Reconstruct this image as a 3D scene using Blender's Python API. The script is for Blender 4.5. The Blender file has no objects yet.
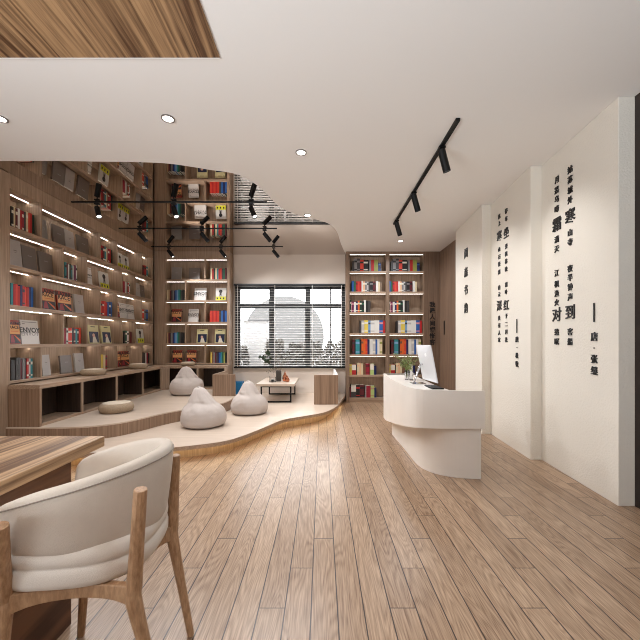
import bpy, math, random
from mathutils import Vector, noise, Matrix

random.seed(7)
scene = bpy.context.scene
COL = scene.collection
F, H, CX, HY = 340.0, 1.2, 322.0, 342.0      # focal length in px, eye height, vanishing point

def lin(c):
    out = []
    for v in c:
        v = v / 255.0
        out.append(v / 12.92 if v <= 0.04045 else ((v + 0.055) / 1.055) ** 2.4)
    return (out[0], out[1], out[2], 1.0)

# ------------------------------------------------------------------ camera
cam_data = bpy.data.cameras.new('camera')
cam = bpy.data.objects.new('camera', cam_data)
COL.objects.link(cam)
cam.location = (0, 0, H)
cam.rotation_euler = (math.radians(90), 0, 0)
cam_data.sensor_width = 36.0
cam_data.lens = F / 640.0 * 36.0
cam_data.shift_x = -(CX - 320.0) / 640.0
cam_data.shift_y = (HY - 320.0) / 640.0
cam_data.clip_start = 0.05
scene.camera = cam

# ------------------------------------------------------------------ world, exposure
world = bpy.data.worlds.new('overcast_sky')
scene.world = world
world.use_nodes = True
bg = world.node_tree.nodes['Background']
bg.inputs['Color'].default_value = (0.98, 0.985, 1.0, 1)
bg.inputs['Strength'].default_value = 8.0
scene.view_settings.view_transform = 'Standard'
scene.view_settings.look = 'None'
scene.view_settings.gamma = 1.0
scene.view_settings.exposure = 0.36
scene.cycles.use_denoising = True
scene.cycles.filter_width = 1.0
scene.cycles.max_bounces = 8
scene.cycles.diffuse_bounces = 5
scene.cycles.glossy_bounces = 4
scene.cycles.sample_clamp_indirect = 6.0
scene.cycles.caustics_reflective = True
scene.cycles.caustics_refractive = False

# area lamps, including two fill lights added out of view to brighten the room
def area(name, loc, rot, sx, sy, power, col=(1, 1, 1), spread=None, shape='RECTANGLE'):
    l = bpy.data.lights.new(name, 'AREA')
    l.shape = shape
    l.size = sx
    if shape in ('RECTANGLE', 'ELLIPSE'):
        l.size_y = sy
    l.energy = power
    l.color = col
    if spread: l.spread = spread
    o = bpy.data.objects.new(name, l)
    COL.objects.link(o)
    o.location = loc
    o.rotation_euler = rot
    return o
COOL = (0.85, 0.95, 1.04)
area('side_fill', (-3.25, -1.4, 1.2), (0, math.radians(-128), 0), 2.2, 2.9, 310, COOL)  # added fill, no window here; tilted up to lift the ceiling
area('rear_fill', (-0.4, -3.0, 0.5), (math.radians(148), 0, 0), 5.0, 1.7, 110, COOL, spread=math.radians(100))  # added fill low behind the camera, aimed up at the ceiling
LED_W = (1.0, 0.94, 0.86)

# ------------------------------------------------------------------ materials
MATS = {}
def base_mat(name):
    m = bpy.data.materials.new(name)
    m.use_nodes = True
    return m, m.node_tree, m.node_tree.nodes['Principled BSDF']

def plain(name, rgb, rough=0.6, metal=0.0, spec=0.5, bump=0.0, bscale=200.0, coat=0.0, var=0.0, vscale=3.0):
    if name in MATS: return MATS[name]
    m, nt, b = base_mat(name)
    b.inputs['Base Color'].default_value = lin(rgb)
    b.inputs['Roughness'].default_value = rough
    b.inputs['Metallic'].default_value = metal
    b.inputs['Specular IOR Level'].default_value = spec
    b.inputs['Coat Weight'].default_value = coat
    if bump or var:
        geo = nt.nodes.new('ShaderNodeNewGeometry')
    if bump:
        n = nt.nodes.new('ShaderNodeTexNoise'); n.inputs['Scale'].default_value = bscale
        n.inputs['Detail'].default_value = 3
        bp = nt.nodes.new('ShaderNodeBump'); bp.inputs['Strength'].default_value = bump
        bp.inputs['Distance'].default_value = 0.01
        nt.links.new(geo.outputs['Position'], n.inputs['Vector'])
        nt.links.new(n.outputs['Fac'], bp.inputs['Height'])
        nt.links.new(bp.outputs['Normal'], b.inputs['Normal'])
    if var:
        n2 = nt.nodes.new('ShaderNodeTexNoise'); n2.inputs['Scale'].default_value = vscale
        n2.inputs['Detail'].default_value = 4
        nt.links.new(geo.outputs['Position'], n2.inputs['Vector'])
        mx = nt.nodes.new('ShaderNodeMix'); mx.data_type = 'RGBA'
        c = lin(rgb)
        mx.inputs['A'].default_value = tuple(x * (1 - var) for x in c[:3]) + (1,)
        mx.inputs['B'].default_value = tuple(min(1, x * (1 + var)) for x in c[:3]) + (1,)
        nt.links.new(n2.outputs['Fac'], mx.inputs['Factor'])
        nt.links.new(mx.outputs['Result'], b.inputs['Base Color'])
    MATS[name] = m
    return m

def wood(name, dark, light, axis='Z', fine=60.0, stretch=0.04, rough=0.5, rings=0.0, ring_scale=6.0, lo=0.3, hi=0.7, spec=0.4, board=0.0):
    """grain runs along `axis`; rings adds cathedral figure; board adds per-board tone"""
    if name in MATS: return MATS[name]
    m, nt, b = base_mat(name)
    N, L = nt.nodes.new, nt.links.new
    geo = N('ShaderNodeNewGeometry')
    mp = N('ShaderNodeMapping')
    sc = [1, 1, 1]; sc['XYZ'.index(axis)] = stretch
    mp.inputs['Scale'].default_value = sc
    L(geo.outputs['Position'], mp.inputs['Vector'])
    src = mp.outputs['Vector']
    n1 = N('ShaderNodeTexNoise'); n1.inputs['Scale'].default_value = fine
    n1.inputs['Detail'].default_value = 4; n1.inputs['Roughness'].default_value = 0.6
    L(src, n1.inputs['Vector'])
    fac = n1.outputs['Fac']
    if board:
        sp = N('ShaderNodeSeparateXYZ'); L(geo.outputs['Position'], sp.inputs[0])
        dv = N('ShaderNodeMath'); dv.operation = 'DIVIDE'; dv.inputs[1].default_value = board
        L(sp.outputs['X' if axis == 'Y' else 'Y'], dv.inputs[0])
        fl = N('ShaderNodeMath'); fl.operation = 'FLOOR'; L(dv.outputs[0], fl.inputs[0])
        wn = N('ShaderNodeTexWhiteNoise'); wn.noise_dimensions = '1D'; L(fl.outputs[0], wn.inputs['W'])
        ad = N('ShaderNodeVectorMath'); ad.operation = 'MULTIPLY_ADD'
        L(wn.outputs['Color'], ad.inputs[0]); ad.inputs[1].default_value = (3, 3, 3); L(src, ad.inputs[2])
        src = ad.outputs[0]
        mxb = N('ShaderNodeMath'); mxb.operation = 'MULTIPLY_ADD'; mxb.inputs[1].default_value = 0.35
        L(wn.outputs['Value'], mxb.inputs[0])
        sb = N('ShaderNodeMath'); sb.operation = 'SUBTRACT'; sb.inputs[1].default_value = 0.17
        L(fac, sb.inputs[0]); L(sb.outputs[0], mxb.inputs[2]); fac = mxb.outputs[0]
    if rings:
        w = N('ShaderNodeTexNoise'); w.inputs['Scale'].default_value = ring_scale
        w.inputs['Detail'].default_value = 1.5; w.inputs['Distortion'].default_value = 0.6
        L(src, w.inputs['Vector'])
        mu = N('ShaderNodeMath'); mu.operation = 'MULTIPLY'; mu.inputs[1].default_value = 55
        L(w.outputs['Fac'], mu.inputs[0])
        si = N('ShaderNodeMath'); si.operation = 'SINE'; L(mu.outputs[0], si.inputs[0])
        ma = N('ShaderNodeMath'); ma.operation = 'MULTIPLY_ADD'; ma.inputs[1].default_value = rings
        L(si.outputs[0], ma.inputs[0]); L(fac, ma.inputs[2])
        fac = ma.outputs[0]
    cr = N('ShaderNodeValToRGB')
    cr.color_ramp.elements[0].position = lo; cr.color_ramp.elements[0].color = lin(dark)
    cr.color_ramp.elements[1].position = hi; cr.color_ramp.elements[1].color = lin(light)
    L(fac, cr.inputs['Fac'])
    L(cr.outputs['Color'], b.inputs['Base Color'])
    b.inputs['Roughness'].default_value = rough
    b.inputs['Specular IOR Level'].default_value = spec
    MATS[name] = m
    return m

def emit(name, col, strength):
    if name in MATS: return MATS[name]
    m = bpy.data.materials.new(name); m.use_nodes = True
    nt = m.node_tree; nt.nodes.clear()
    e = nt.nodes.new('ShaderNodeEmission'); e.inputs['Color'].default_value = tuple(col) + (1,)
    e.inputs['Strength'].default_value = strength
    o = nt.nodes.new('ShaderNodeOutputMaterial'); nt.links.new(e.outputs[0], o.inputs['Surface'])
    MATS[name] = m
    return m

def floor_mat():
    m, nt, b = base_mat('oak_plank_floor')
    N, L = nt.nodes.new, nt.links.new
    W_, LN, ST = 0.1182, 1.357, 0.2714
    def M(op, a, c=None, d=None):
        n = N('ShaderNodeMath'); n.operation = op
        for i, v in enumerate((a, c, d)):
            if v is None: continue
            if isinstance(v, (int, float)): n.inputs[i].default_value = v
            else: L(v, n.inputs[i])
        return n.outputs[0]
    geo = N('ShaderNodeNewGeometry'); sp = N('ShaderNodeSeparateXYZ'); L(geo.outputs['Position'], sp.inputs[0])
    u = M('DIVIDE', M('ADD', sp.outputs['X'], 0.0487), W_)
    i = M('FLOOR', u); fu = M('FRACT', u)
    v = M('DIVIDE', M('SUBTRACT', M('SUBTRACT', sp.outputs['Y'], 1.805), M('MULTIPLY', M('ADD', i, 1), ST)), LN)
    j = M('FLOOR', v); fv = M('FRACT', v)
    cb = N('ShaderNodeCombineXYZ'); L(i, cb.inputs[0]); L(j, cb.inputs[1])
    wn = N('ShaderNodeTexWhiteNoise'); wn.noise_dimensions = '2D'; L(cb.outputs[0], wn.inputs['Vector'])
    du = M('MULTIPLY', M('MINIMUM', fu, M('SUBTRACT', 1, fu)), W_)
    dvv = M('MULTIPLY', M('MINIMUM', fv, M('SUBTRACT', 1, fv)), LN)
    seam = M('MAXIMUM', M('LESS_THAN', du, 0.0028), M('LESS_THAN', dvv, 0.0024))
    off = N('ShaderNodeVectorMath'); off.operation = 'MULTIPLY_ADD'
    L(wn.outputs['Color'], off.inputs[0]); off.inputs[1].default_value = (7, 7, 0); L(geo.outputs['Position'], off.inputs[2])
    mp = N('ShaderNodeMapping'); mp.inputs['Scale'].default_value = (1, 0.045, 1); L(off.outputs[0], mp.inputs['Vector'])
    n1 = N('ShaderNodeTexNoise'); n1.inputs['Scale'].default_value = 170; n1.inputs['Detail'].default_value = 3
    L(mp.outputs[0], n1.inputs['Vector'])
    mp2 = N('ShaderNodeMapping'); mp2.inputs['Scale'].default_value = (1, 0.11, 1); L(off.outputs[0], mp2.inputs['Vector'])
    n2 = N('ShaderNodeTexNoise'); n2.inputs['Scale'].default_value = 9; n2.inputs['Detail'].default_value = 1.2
    n2.inputs['Distortion'].default_value = 0.4
    L(mp2.outputs[0], n2.inputs['Vector'])
    ring = M('SINE', M('MULTIPLY', n2.outputs['Fac'], 70))
    n3 = N('ShaderNodeTexNoise'); n3.inputs['Scale'].default_value = 3.0; L(geo.outputs['Position'], n3.inputs['Vector'])
    fac = M('ADD', M('ADD', M('MULTIPLY', n1.outputs['Fac'], 0.75), 0.04), M('MULTIPLY', M('POWER', M('ABSOLUTE', ring), 3), -0.15))
    fac = M('ADD', fac, M('MULTIPLY', M('SUBTRACT', wn.outputs['Value'], 0.5), 0.13))
    fac = M('ADD', fac, M('MULTIPLY', M('SUBTRACT', n3.outputs['Fac'], 0.5), 0.08))
    cr = N('ShaderNodeValToRGB')
    cr.color_ramp.elements[0].position = 0.12; cr.color_ramp.elements[0].color = lin((122, 93, 70))
    cr.color_ramp.elements[1].position = 0.62; cr.color_ramp.elements[1].color = lin((194, 165, 137))
    L(fac, cr.inputs['Fac'])
    mx = N('ShaderNodeMix'); mx.data_type = 'RGBA'
    L(seam, mx.inputs['Factor']); L(cr.outputs['Color'], mx.inputs['A']); mx.inputs['B'].default_value = lin((58, 42, 34))
    L(mx.outputs['Result'], b.inputs['Base Color'])
    rr = M('ADD', 0.24, M('MULTIPLY', n1.outputs['Fac'], 0.14))
    L(rr, b.inputs['Roughness'])
    b.inputs['Specular IOR Level'].default_value = 0.5
    bp = N('ShaderNodeBump'); bp.inputs['Strength'].default_value = 0.25; bp.inputs['Distance'].default_value = 0.002
    L(M('SUBTRACT', n1.outputs['Fac'], M('MULTIPLY', seam, 2)), bp.inputs['Height']); L(bp.outputs['Normal'], b.inputs['Normal'])
    return m

M_FLOOR = floor_mat()
M_CEIL = plain('ceiling_paint', (232, 228, 223), 0.75)
M_WALL = plain('beige_paint', (214, 202, 190), 0.8)
M_PANEL = plain('textured_cream_plaster', (228, 221, 209), 0.85, bump=0.35, bscale=70)
M_CASE = wood('walnut_veneer_upright', (138, 115, 95), (178, 153, 130), 'Z', 75, 0.035, 0.45)
M_CASEH = wood('walnut_veneer_level', (142, 118, 98), (184, 158, 134), 'Y', 75, 0.04, 0.42)
M_CASEX = wood('walnut_veneer_cross', (142, 118, 98), (184, 158, 134), 'X', 75, 0.04, 0.42)
M_RIB = wood('brown_fluted_veneer', (118, 93, 74), (160, 132, 108), 'Z', 45, 0.02, 0.5)
M_CASED = wood('walnut_veneer_frame', (112, 91, 74), (144, 119, 99), 'Z', 75, 0.035, 0.45)
M_DARKW = wood('dark_walnut_veneer', (96, 75, 60), (130, 105, 86), 'Z', 60, 0.03, 0.45)
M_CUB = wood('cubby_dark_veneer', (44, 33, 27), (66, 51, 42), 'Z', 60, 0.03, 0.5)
M_DECK = wood('pale_oak_deck', (190, 171, 153), (210, 192, 175), 'X', 55, 0.03, 0.28)
M_DECKRISE = wood('pale_oak_riser', (172, 142, 108), (206, 178, 142), 'Z', 45, 0.05, 0.5)
M_TABLE = wood('rustic_elm_boards', (104, 73, 48), (192, 157, 120), 'Y', 70, 0.035, 0.42, rings=0.13, ring_scale=7, lo=0.26, hi=0.68, board=0.10)
M_TABLEX = wood('rustic_elm_edge', (92, 62, 38), (168, 128, 88), 'Y', 34, 0.05, 0.5, rings=0.10, ring_scale=5, lo=0.3, hi=0.7)
M_TLEG = wood('dark_elm_slab', (78, 50, 34), (122, 84, 58), 'Y', 26, 0.08, 0.5, rings=0.12, ring_scale=4)
M_CEILW = wood('ceiling_elm_boards', (84, 56, 36), (172, 136, 98), 'Y', 60, 0.035, 0.5, rings=0.14, ring_scale=5, lo=0.24, hi=0.74, board=0.2)
M_CHWOOD = wood('oak_chair_wood', (150, 112, 80), (196, 158, 122), 'Z', 90, 0.25, 0.45)
M_FABRIC = plain('cream_chair_fabric', (216, 204, 190), 0.95, bump=0.25, bscale=500, var=0.04, vscale=40)
M_FABRIC2 = plain('cream_seat_fabric', (228, 218, 206), 0.9, bump=0.2, bscale=500)
M_BAG = plain('greige_beanbag_cloth', (190, 178, 170), 0.9, bump=0.2, bscale=300)
M_POUF = plain('straw_cushion_weave', (166, 146, 122), 0.95, bump=0.9, bscale=90, var=0.15, vscale=60)
M_STONE = plain('cream_marble_desk', (238, 231, 222), 0.32, var=0.06, vscale=4)
M_BLACK = plain('matte_black_metal', (10, 10, 10), 0.5, spec=0.3)
M_GREYM = plain('graphite_window_frame', (48, 49, 51), 0.45)
M_WHITE = plain('white_blind_slat', (238, 236, 232), 0.5)
_m, _nt, _b = base_mat('translucent_slat')
_b.inputs['Base Color'].default_value = lin((238, 236, 232))
_tr = _nt.nodes.new('ShaderNodeBsdfTranslucent'); _tr.inputs['Color'].default_value = lin((238, 236, 232))
_mx = _nt.nodes.new('ShaderNodeMixShader'); _mx.inputs[0].default_value = 0.45
_o = [n for n in _nt.nodes if n.type == 'OUTPUT_MATERIAL'][0]
_nt.links.new(_b.outputs[0], _mx.inputs[1]); _nt.links.new(_tr.outputs[0], _mx.inputs[2]); _nt.links.new(_mx.outputs[0], _o.inputs['Surface'])
M_SLAT = _m
M_INK = plain('black_lettering', (22, 19, 18), 0.5)
M_PAGES = plain('book_pages', (226, 220, 206), 0.8)
M_CHROME = plain('polished_chrome', (210, 210, 212), 0.12, metal=1.0)
M_ALU = plain('brushed_aluminium', (226, 226, 228), 0.3, metal=0.3)
M_STRIP = emit('shelf_led', LED_W, 20.0)
M_STRIP2 = emit('soft_shelf_led', LED_W, 5.5)
M_WARM = emit('warm_step_led', (1.0, 0.74, 0.40), 7.0)
M_LENS = emit('lamp_lens', (1.0, 0.95, 0.88), 9.0)
M_LEAF = plain('dark_green_leaf', (38, 56, 34), 0.5)
M_SPRIG = plain('olive_sprig', (116, 128, 66), 0.6)
M_STEM = plain('twig_stem', (88, 72, 52), 0.7)
mm, nt_, b_ = base_mat('bronze_mirror')
b_.inputs['Base Color'].default_value = (0.66, 0.60, 0.555, 1); b_.inputs['Metallic'].default_value = 1.0
b_.inputs['Roughness'].default_value = 0.0
M_MIRROR = mm
mg, ntg, bgl = base_mat('clear_glass')
bgl.inputs['Transmission Weight'].default_value = 1.0; bgl.inputs['Roughness'].default_value = 0.0
bgl.inputs['IOR'].default_value = 1.05
M_GLASS = mg
mg2, ntg2, bg2 = base_mat('tumbler_glass')
bg2.inputs['Transmission Weight'].default_value = 1.0; bg2.inputs['Roughness'].default_value = 0.02
bg2.inputs['IOR'].default_value = 1.12
M_TUMB = mg2

# ------------------------------------------------------------------ object helpers
def worldloc(o):
    v = Vector((0, 0, 0))
    while o:
        v += Vector(o.location); o = o.parent
    return v

class MB:
    """collects shapes in world coordinates and links them as one mesh"""
    def __init__(s): s.v = []; s.f = []; s.mi = []
    def add(s, vs, fs, mi=0):
        k = len(s.v)
        s.v += [tuple(p) for p in vs]
        s.f += [tuple(i + k for i in f) for f in fs]
        s.mi += [mi] * len(fs)
        return s
    def box(s, x0, x1, y0, y1, z0, z1, mi=0):
        vs = [(x0, y0, z0), (x1, y0, z0), (x1, y1, z0), (x0, y1, z0), (x0, y0, z1), (x1, y0, z1), (x1, y1, z1), (x0, y1, z1)]
        return s.add(vs, [(3, 2, 1, 0), (4, 5, 6, 7), (0, 1, 5, 4), (1, 2, 6, 5), (2, 3, 7, 6), (3, 0, 4, 7)], mi)
    def prism(s, pts, z0, z1, mi=0):
        """pts counter-clockwise, z0/z1 numbers or functions of (x,y)"""
        n = len(pts)
        a = z0 if callable(z0) else (lambda x, y: z0)
        c = z1 if callable(z1) else (lambda x, y: z1)
        vs = [(x, y, a(x, y)) for x, y in pts] + [(x, y, c(x, y)) for x, y in pts]
        fs = [tuple(range(n - 1, -1, -1)), tuple(range(n, 2 * n))]
        fs += [(i, (i + 1) % n, n + (i + 1) % n, n + i) for i in range(n)]
        return s.add(vs, fs, mi)
    def tube(s, path, rad, n=10, mi=0, cap=True):
        path = [Vector(p) for p in path]
        rads = rad if isinstance(rad, (list, tuple)) else [rad] * len(path)
        k = len(path); vs = []
        up = None
        for i, p in enumerate(path):
            t = (path[min(i + 1, k - 1)] - path[max(i - 1, 0)]).normalized()
            if up is None:
                up = Vector((0, 0, 1)) if abs(t.z) < 0.9 else Vector((1, 0, 0))
            a = (up - t * up.dot(t)).normalized(); up = a
            b2 = t.cross(a)
            for j in range(n):
                th = 2 * math.pi * j / n
                vs.append(p + (a * math.cos(th) + b2 * math.sin(th)) * rads[i])
        fs = []
        for i in range(k - 1):
            for j in range(n):
                j2 = (j + 1) % n
                fs.append((i * n + j, i * n + j2, (i + 1) * n + j2, (i + 1) * n + j))
        if cap:
            fs.append(tuple(range(n - 1, -1, -1)))
            fs.append(tuple((k - 1) * n + j for j in range(n)))
        return s.add(vs, fs, mi)
    def lathe(s, cx, cy, prof, n=24, mi=0):
        vs = []; fs = []
        for r, z in prof:
            for j in range(n):
                th = 2 * math.pi * j / n
                vs.append((cx + r * math.cos(th), cy + r * math.sin(th), z))
        k = len(prof)
        for i in range(k - 1):
            for j in range(n):
                j2 = (j + 1) % n
                fs.append((i * n + j, i * n + j2, (i + 1) * n + j2, (i + 1) * n + j))
        fs.append(tuple(range(n - 1, -1, -1))); fs.append(tuple((k - 1) * n + j for j in range(n)))
        return s.add(vs, fs, mi)
    def build(s, name, mats, parent=None, loc=None, smooth=False, bevel=0.0, local=False, subsurf=0):
        me = bpy.data.meshes.new(name)
        if local: off = Vector((0, 0, 0))
        elif parent is not None: off = worldloc(parent)
        elif loc is not None: off = Vector(loc)
        else: off = Vector((0, 0, 0))
        me.from_pydata([tuple(Vector(p) - off) for p in s.v], [], s.f)
        for mt in (mats if isinstance(mats, (list, tuple)) else [mats]): me.materials.append(mt)
        if any(s.mi): me.polygons.foreach_set('material_index', s.mi)
        if smooth: me.polygons.foreach_set('use_smooth', [True] * len(me.polygons))
        me.update()
        o = bpy.data.objects.new(name, me); COL.objects.link(o)
        if parent is not None: o.parent = parent
        elif loc is not None: o.location = loc
        if bevel:
            bv = o.modifiers.new('bevel', 'BEVEL'); bv.width = bevel; bv.segments = 2; bv.limit_method = 'ANGLE'
        if subsurf:
            ss = o.modifiers.new('subsurf', 'SUBSURF'); ss.levels = subsurf; ss.render_levels = subsurf
        return o

def tag(o, label=None, cat=None, group=None, kind=None):
    if label: o['label'] = label
    if cat: o['category'] = cat
    if group: o['group'] = group
    if kind: o['kind'] = kind
    return o
def thing(name, loc, label, cat, group=None):
    o = bpy.data.objects.new(name, None); COL.objects.link(o); o.location = loc
    o.empty_display_size = 0.1
    return tag(o, label, cat, group)
def struct(o): o['kind'] = 'structure'; return o
def box(name, mat, b, parent=None, bevel=0.0, loc=None):
    return MB().box(*b).build(name, mat, parent, bevel=bevel, loc=loc)

def catmull(pts, n=8):
    out = []
    P = [pts[0]] + list(pts) + [pts[-1]]
    for i in range(1, len(P) - 2):
        p0, p1, p2, p3 = [Vector(q) for q in P[i - 1:i + 3]]
        for k in range(n):
            t = k / n
            out.append(tuple(0.5 * ((2 * p1) + (-p0 + p2) * t + (2 * p0 - 5 * p1 + 4 * p2 - p3) * t * t + (-p0 + 3 * p1 - 3 * p2 + p3) * t ** 3)))
    out.append(tuple(pts[-1]))
    return out
def offset_line(pts, d):
    out = []
    for i, p in enumerate(pts):
        a = Vector(pts[max(i - 1, 0)]); b = Vector(pts[min(i + 1, len(pts) - 1)])
        t = (b - a).normalized(); nrm = Vector((-t.y, t.x))
        out.append((p[0] + nrm.x * d, p[1] + nrm.y * d))
    return out

# glyph meshes
GL = {}
def glyph(ch, bold=0.012):
    key = (ch, bold)
    if key in GL: return GL[key]
    c = bpy.data.curves.new('glyph', 'FONT'); c.body = ch; c.size = 1.0
    c.extrude = 0.02; c.offset = bold; c.resolution_u = 2
    o = bpy.data.objects.new('glyph', c); COL.objects.link(o)
    dg = bpy.context.evaluated_depsgraph_get(); dg.update()
    me = bpy.data.meshes.new_from_object(o.evaluated_get(dg))
    vs = [tuple(v.co) for v in me.vertices]; fs = [tuple(p.vertices) for p in me.polygons]
    bpy.data.objects.remove(o); bpy.data.curves.remove(c); bpy.data.meshes.remove(me)
    if vs:
        xs = [v[0] for v in vs]; ys = [v[1] for v in vs]
        mx, my = (min(xs) + max(xs)) / 2, (min(ys) + max(ys)) / 2
        w, h = max(xs) - min(xs), max(ys) - min(ys)
        vs = [(v[0] - mx, v[1] - my, v[2]) for v in vs]
    else: w = h = 0.3
    GL[key] = (vs, fs, w, h)
    return GL[key]
def put_text(mb, body, center, right, up, height, sx=1.0, depth=0.003, mi=0, bold=0.012, raw=False):
    """text centred on `center`, written along `right`; height = glyph em"""
    vs, fs, w, h = glyph(body, bold)
    if not vs: return
    right = Vector(right).normalized(); up = Vector(up).normalized(); nrm = right.cross(up)
    c = Vector(center)
    out = [c + right * (v[0] * height * sx) + up * (v[1] * height) + nrm * (v[2] / 0.02 * depth) for v in vs]
    mb.add(out, fs, mi)

# ================================================================== SETTING
XL = -3.33; YB = 7.0; YC = 6.74
struct(box('floor', M_FLOOR, (-3.9, 4.2, -3.2, 7.3, -0.12, 0.0)))

# white ceiling with its curved cut-out, mirror ceiling over the reading corner
edge_px = [(-30, 160.5), (0, 160.5), (50, 160.3), (100, 161), (140, 161.6), (168, 163), (190, 166), (210, 169.3), (232, 172.5), (246.4, 178), (260.6, 187.6),
           (270.8, 197.7), (283, 208.5), (301, 215.4), (315.5, 219), (327.7, 222.8), (333.7, 227.2), (337.8, 233.3), (340.9, 243.4), (345.2, 253)]
edge = []
for x, y in edge_px:
    Y = 612.0 / (342 - y); edge.append(((x - CX) * Y / F, Y))
edge[0] = (-3.9, edge[0][1])
edge = catmull(edge, 5)
poly = [(-3.9, -3.2), (4.2, -3.2), (4.2, 7.3), (edge[-1][0], 7.3)] + list(reversed(edge))
struct(MB().prism(poly, 2.994, 3.12).build('ceiling', M_CEIL))
mir = MB().prism([edge[0], ] + edge[1:] + [(edge[-1][0], 7.3), (-3.9, 7.3)], 3.0, 3.1)
struct(mir.build('ceiling_mirror', M_MIRROR))
# wood inlay in the ceiling above the table
inl = struct(box('ceiling_inlay', M_CEILW, (-3.6, -0.642, -2.6, 2.135, 2.985, 2.993)))
struct(box('trim_1', M_WHITE, (-3.6, -0.642, 2.135, 2.143, 2.984, 2.993)))

# walls
struct(box('wall_left', M_CASE, (-3.9, -3.66, -3.2, 7.3, 0, 3.12)))
struct(box('trim_2', M_CASE, (-3.66, XL, -3.2, 3.605, 0, 2.994)))
struct(box('wall_front', M_DARKW, (-3.66, 2.6, -3.4, -3.2, 0, 3.12)))  # unseen wall, given dark wood to cut bounced light
struct(box('wall_back', M_WALL, (-3.66, -1.81, YB + 0.02, YB + 0.3, 0, 3.12)))
W0, W1, WZ0, WZ1 = -1.80, 0.478, 0.665, 2.385
mb = MB().box(-1.81, W0, YB, YB + .25, 0, 3.12).box(W1, 2.6, YB, YB + .25, 0, 3.12)
mb.box(W0, W1, YB, YB + .25, 0, WZ0).box(W0, W1, YB, YB + .25, WZ1, 3.12)
struct(mb.build('wall_back_window', M_WALL))
struct(box('baseboard_back', M_WALL, (-1.80, 0.47, YB - 0.012, YB, 0.15, 0.21)))
struct(box('trim_3', M_DARKW, (2.02, 2.34, YC, YB, 0, 2.994)))            # wood panel with the vertical line of text
struct(box('wall_right', M_DARKW, (2.34, 2.62, 5.50, YB, 0, 2.994)))
mb = MB().box(2.36, 4.2, 2.60, 5.5, 0, 2.994)
struct(mb.build('wall_right_core', M_WALL))
struct(box('wall_right_front', plain('near_black_veneer', (42, 31, 26), .5), (2.285, 2.6, -3.2, 2.60, 0, 2.994)))

# dark door in the side wall
d = box('door_1', M_DARKW, (2.325, 2.341, 5.54, 6.60, 0.01, 2.93)); struct(d)
box('door_pull', M_BLACK, (2.315, 2.326, 6.44, 6.47, 1.34, 1.60), d)

# window frame and glass
wf = MB()
ft = 0.07
yA, yB = YB + 0.06, YB + 0.13
wf.box(W0, W0 + .10, yA, yB, WZ0, WZ1).box(W1 - .08, W1, yA, yB, WZ0, WZ1)
wf.box(W0, W1, yA, yB, WZ1 - .085, WZ1).box(W0, W1, yA, yB, WZ0, WZ0 + .05)
def wx(px, Y=7.09): return (px - CX) * Y / F
for a, b in ((269.4, 274.6), (305.3, 310.6), (330.0, 331.4)):
    wf.box(wx(a), wx(b), yA, yB, WZ0, WZ1)
wf.box(W0, W1, yA - 0.01, yB, 1.2 + 34 * 7.06 / F, 1.2 + 38 * 7.06 / F)
wo = struct(wf.build('window_1', M_GREYM))
struct(box('window_glass', M_GLASS, (W0, W1, YB + 0.09, YB + 0.096, WZ0, WZ1), wo))

# ------------------------------------------------------------------ platforms
low = [(-3.66, 3.02), (-2.9, 3.10), (-2.31, 3.2), (-1.96, 3.27), (-1.46, 3.4), (-1.07, 3.58), (-.894, 3.80), (-.715, 4.175), (-.52, 4.60),
       (-.207, 4.857), (.045, 5.1), (.227, 5.52), (.33, 6.0), (.44, 6.62)]
low = catmull(low, 6)
def inner(line): return line + [(0.47, YB), (-3.66, YB)]
struct(MB().prism(inner(low), 0.146, 0.15).build('floor_platform_deck', M_DECK))
struct(MB().prism(inner(low), 0.108, 0.146).build('floor_platform_edge', M_CASEX))  # darker than the deck: shade on the edge put into its colour
low_in = offset_line(low, 0.12)
low_in[-1] = (0.36, 6.62)
struct(MB().prism(low_in + [(0.38, YB), (-3.66, YB)], 0.0, 0.108).build('floor_platform_riser', M_DECKRISE))
strip_line = offset_line(low, 0.07)
st = thing('step_light_strip', (-0.7, 4.2, 0.1), 'warm glowing light strip tucked under the curved edge of the low platform', 'light strip')
sm = MB(); sm.tube([(p[0], p[1], 0.102) for p in strip_line[6:]], 0.005, 6)
sm.build('led_strip', M_WARM, st)

up = [(-3.34, 3.58), (-2.99, 3.575), (-2.65, 3.60), (-2.47, 3.65), (-2.26, 3.80), (-2.13, 4.03), (-2.02, 4.28), (-1.86, 4.52), (-1.62, 4.74),
      (-1.495, 4.93), (-1.43, 5.25), (-1.435, 5.60)]
up = catmull(up, 6) + [(-1.435, 5.72), (-1.78, 5.74), (-1.78, 6.99), (-3.62, 6.99), (-3.62, 3.605), (-3.34, 3.605)]
struct(MB().prism(up, 0.15, 0.285).build('floor_upper_riser', M_RIB))
struct(MB().prism(up, 0.285, 0.30).build('floor_upper_deck', M_DECK))

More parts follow.
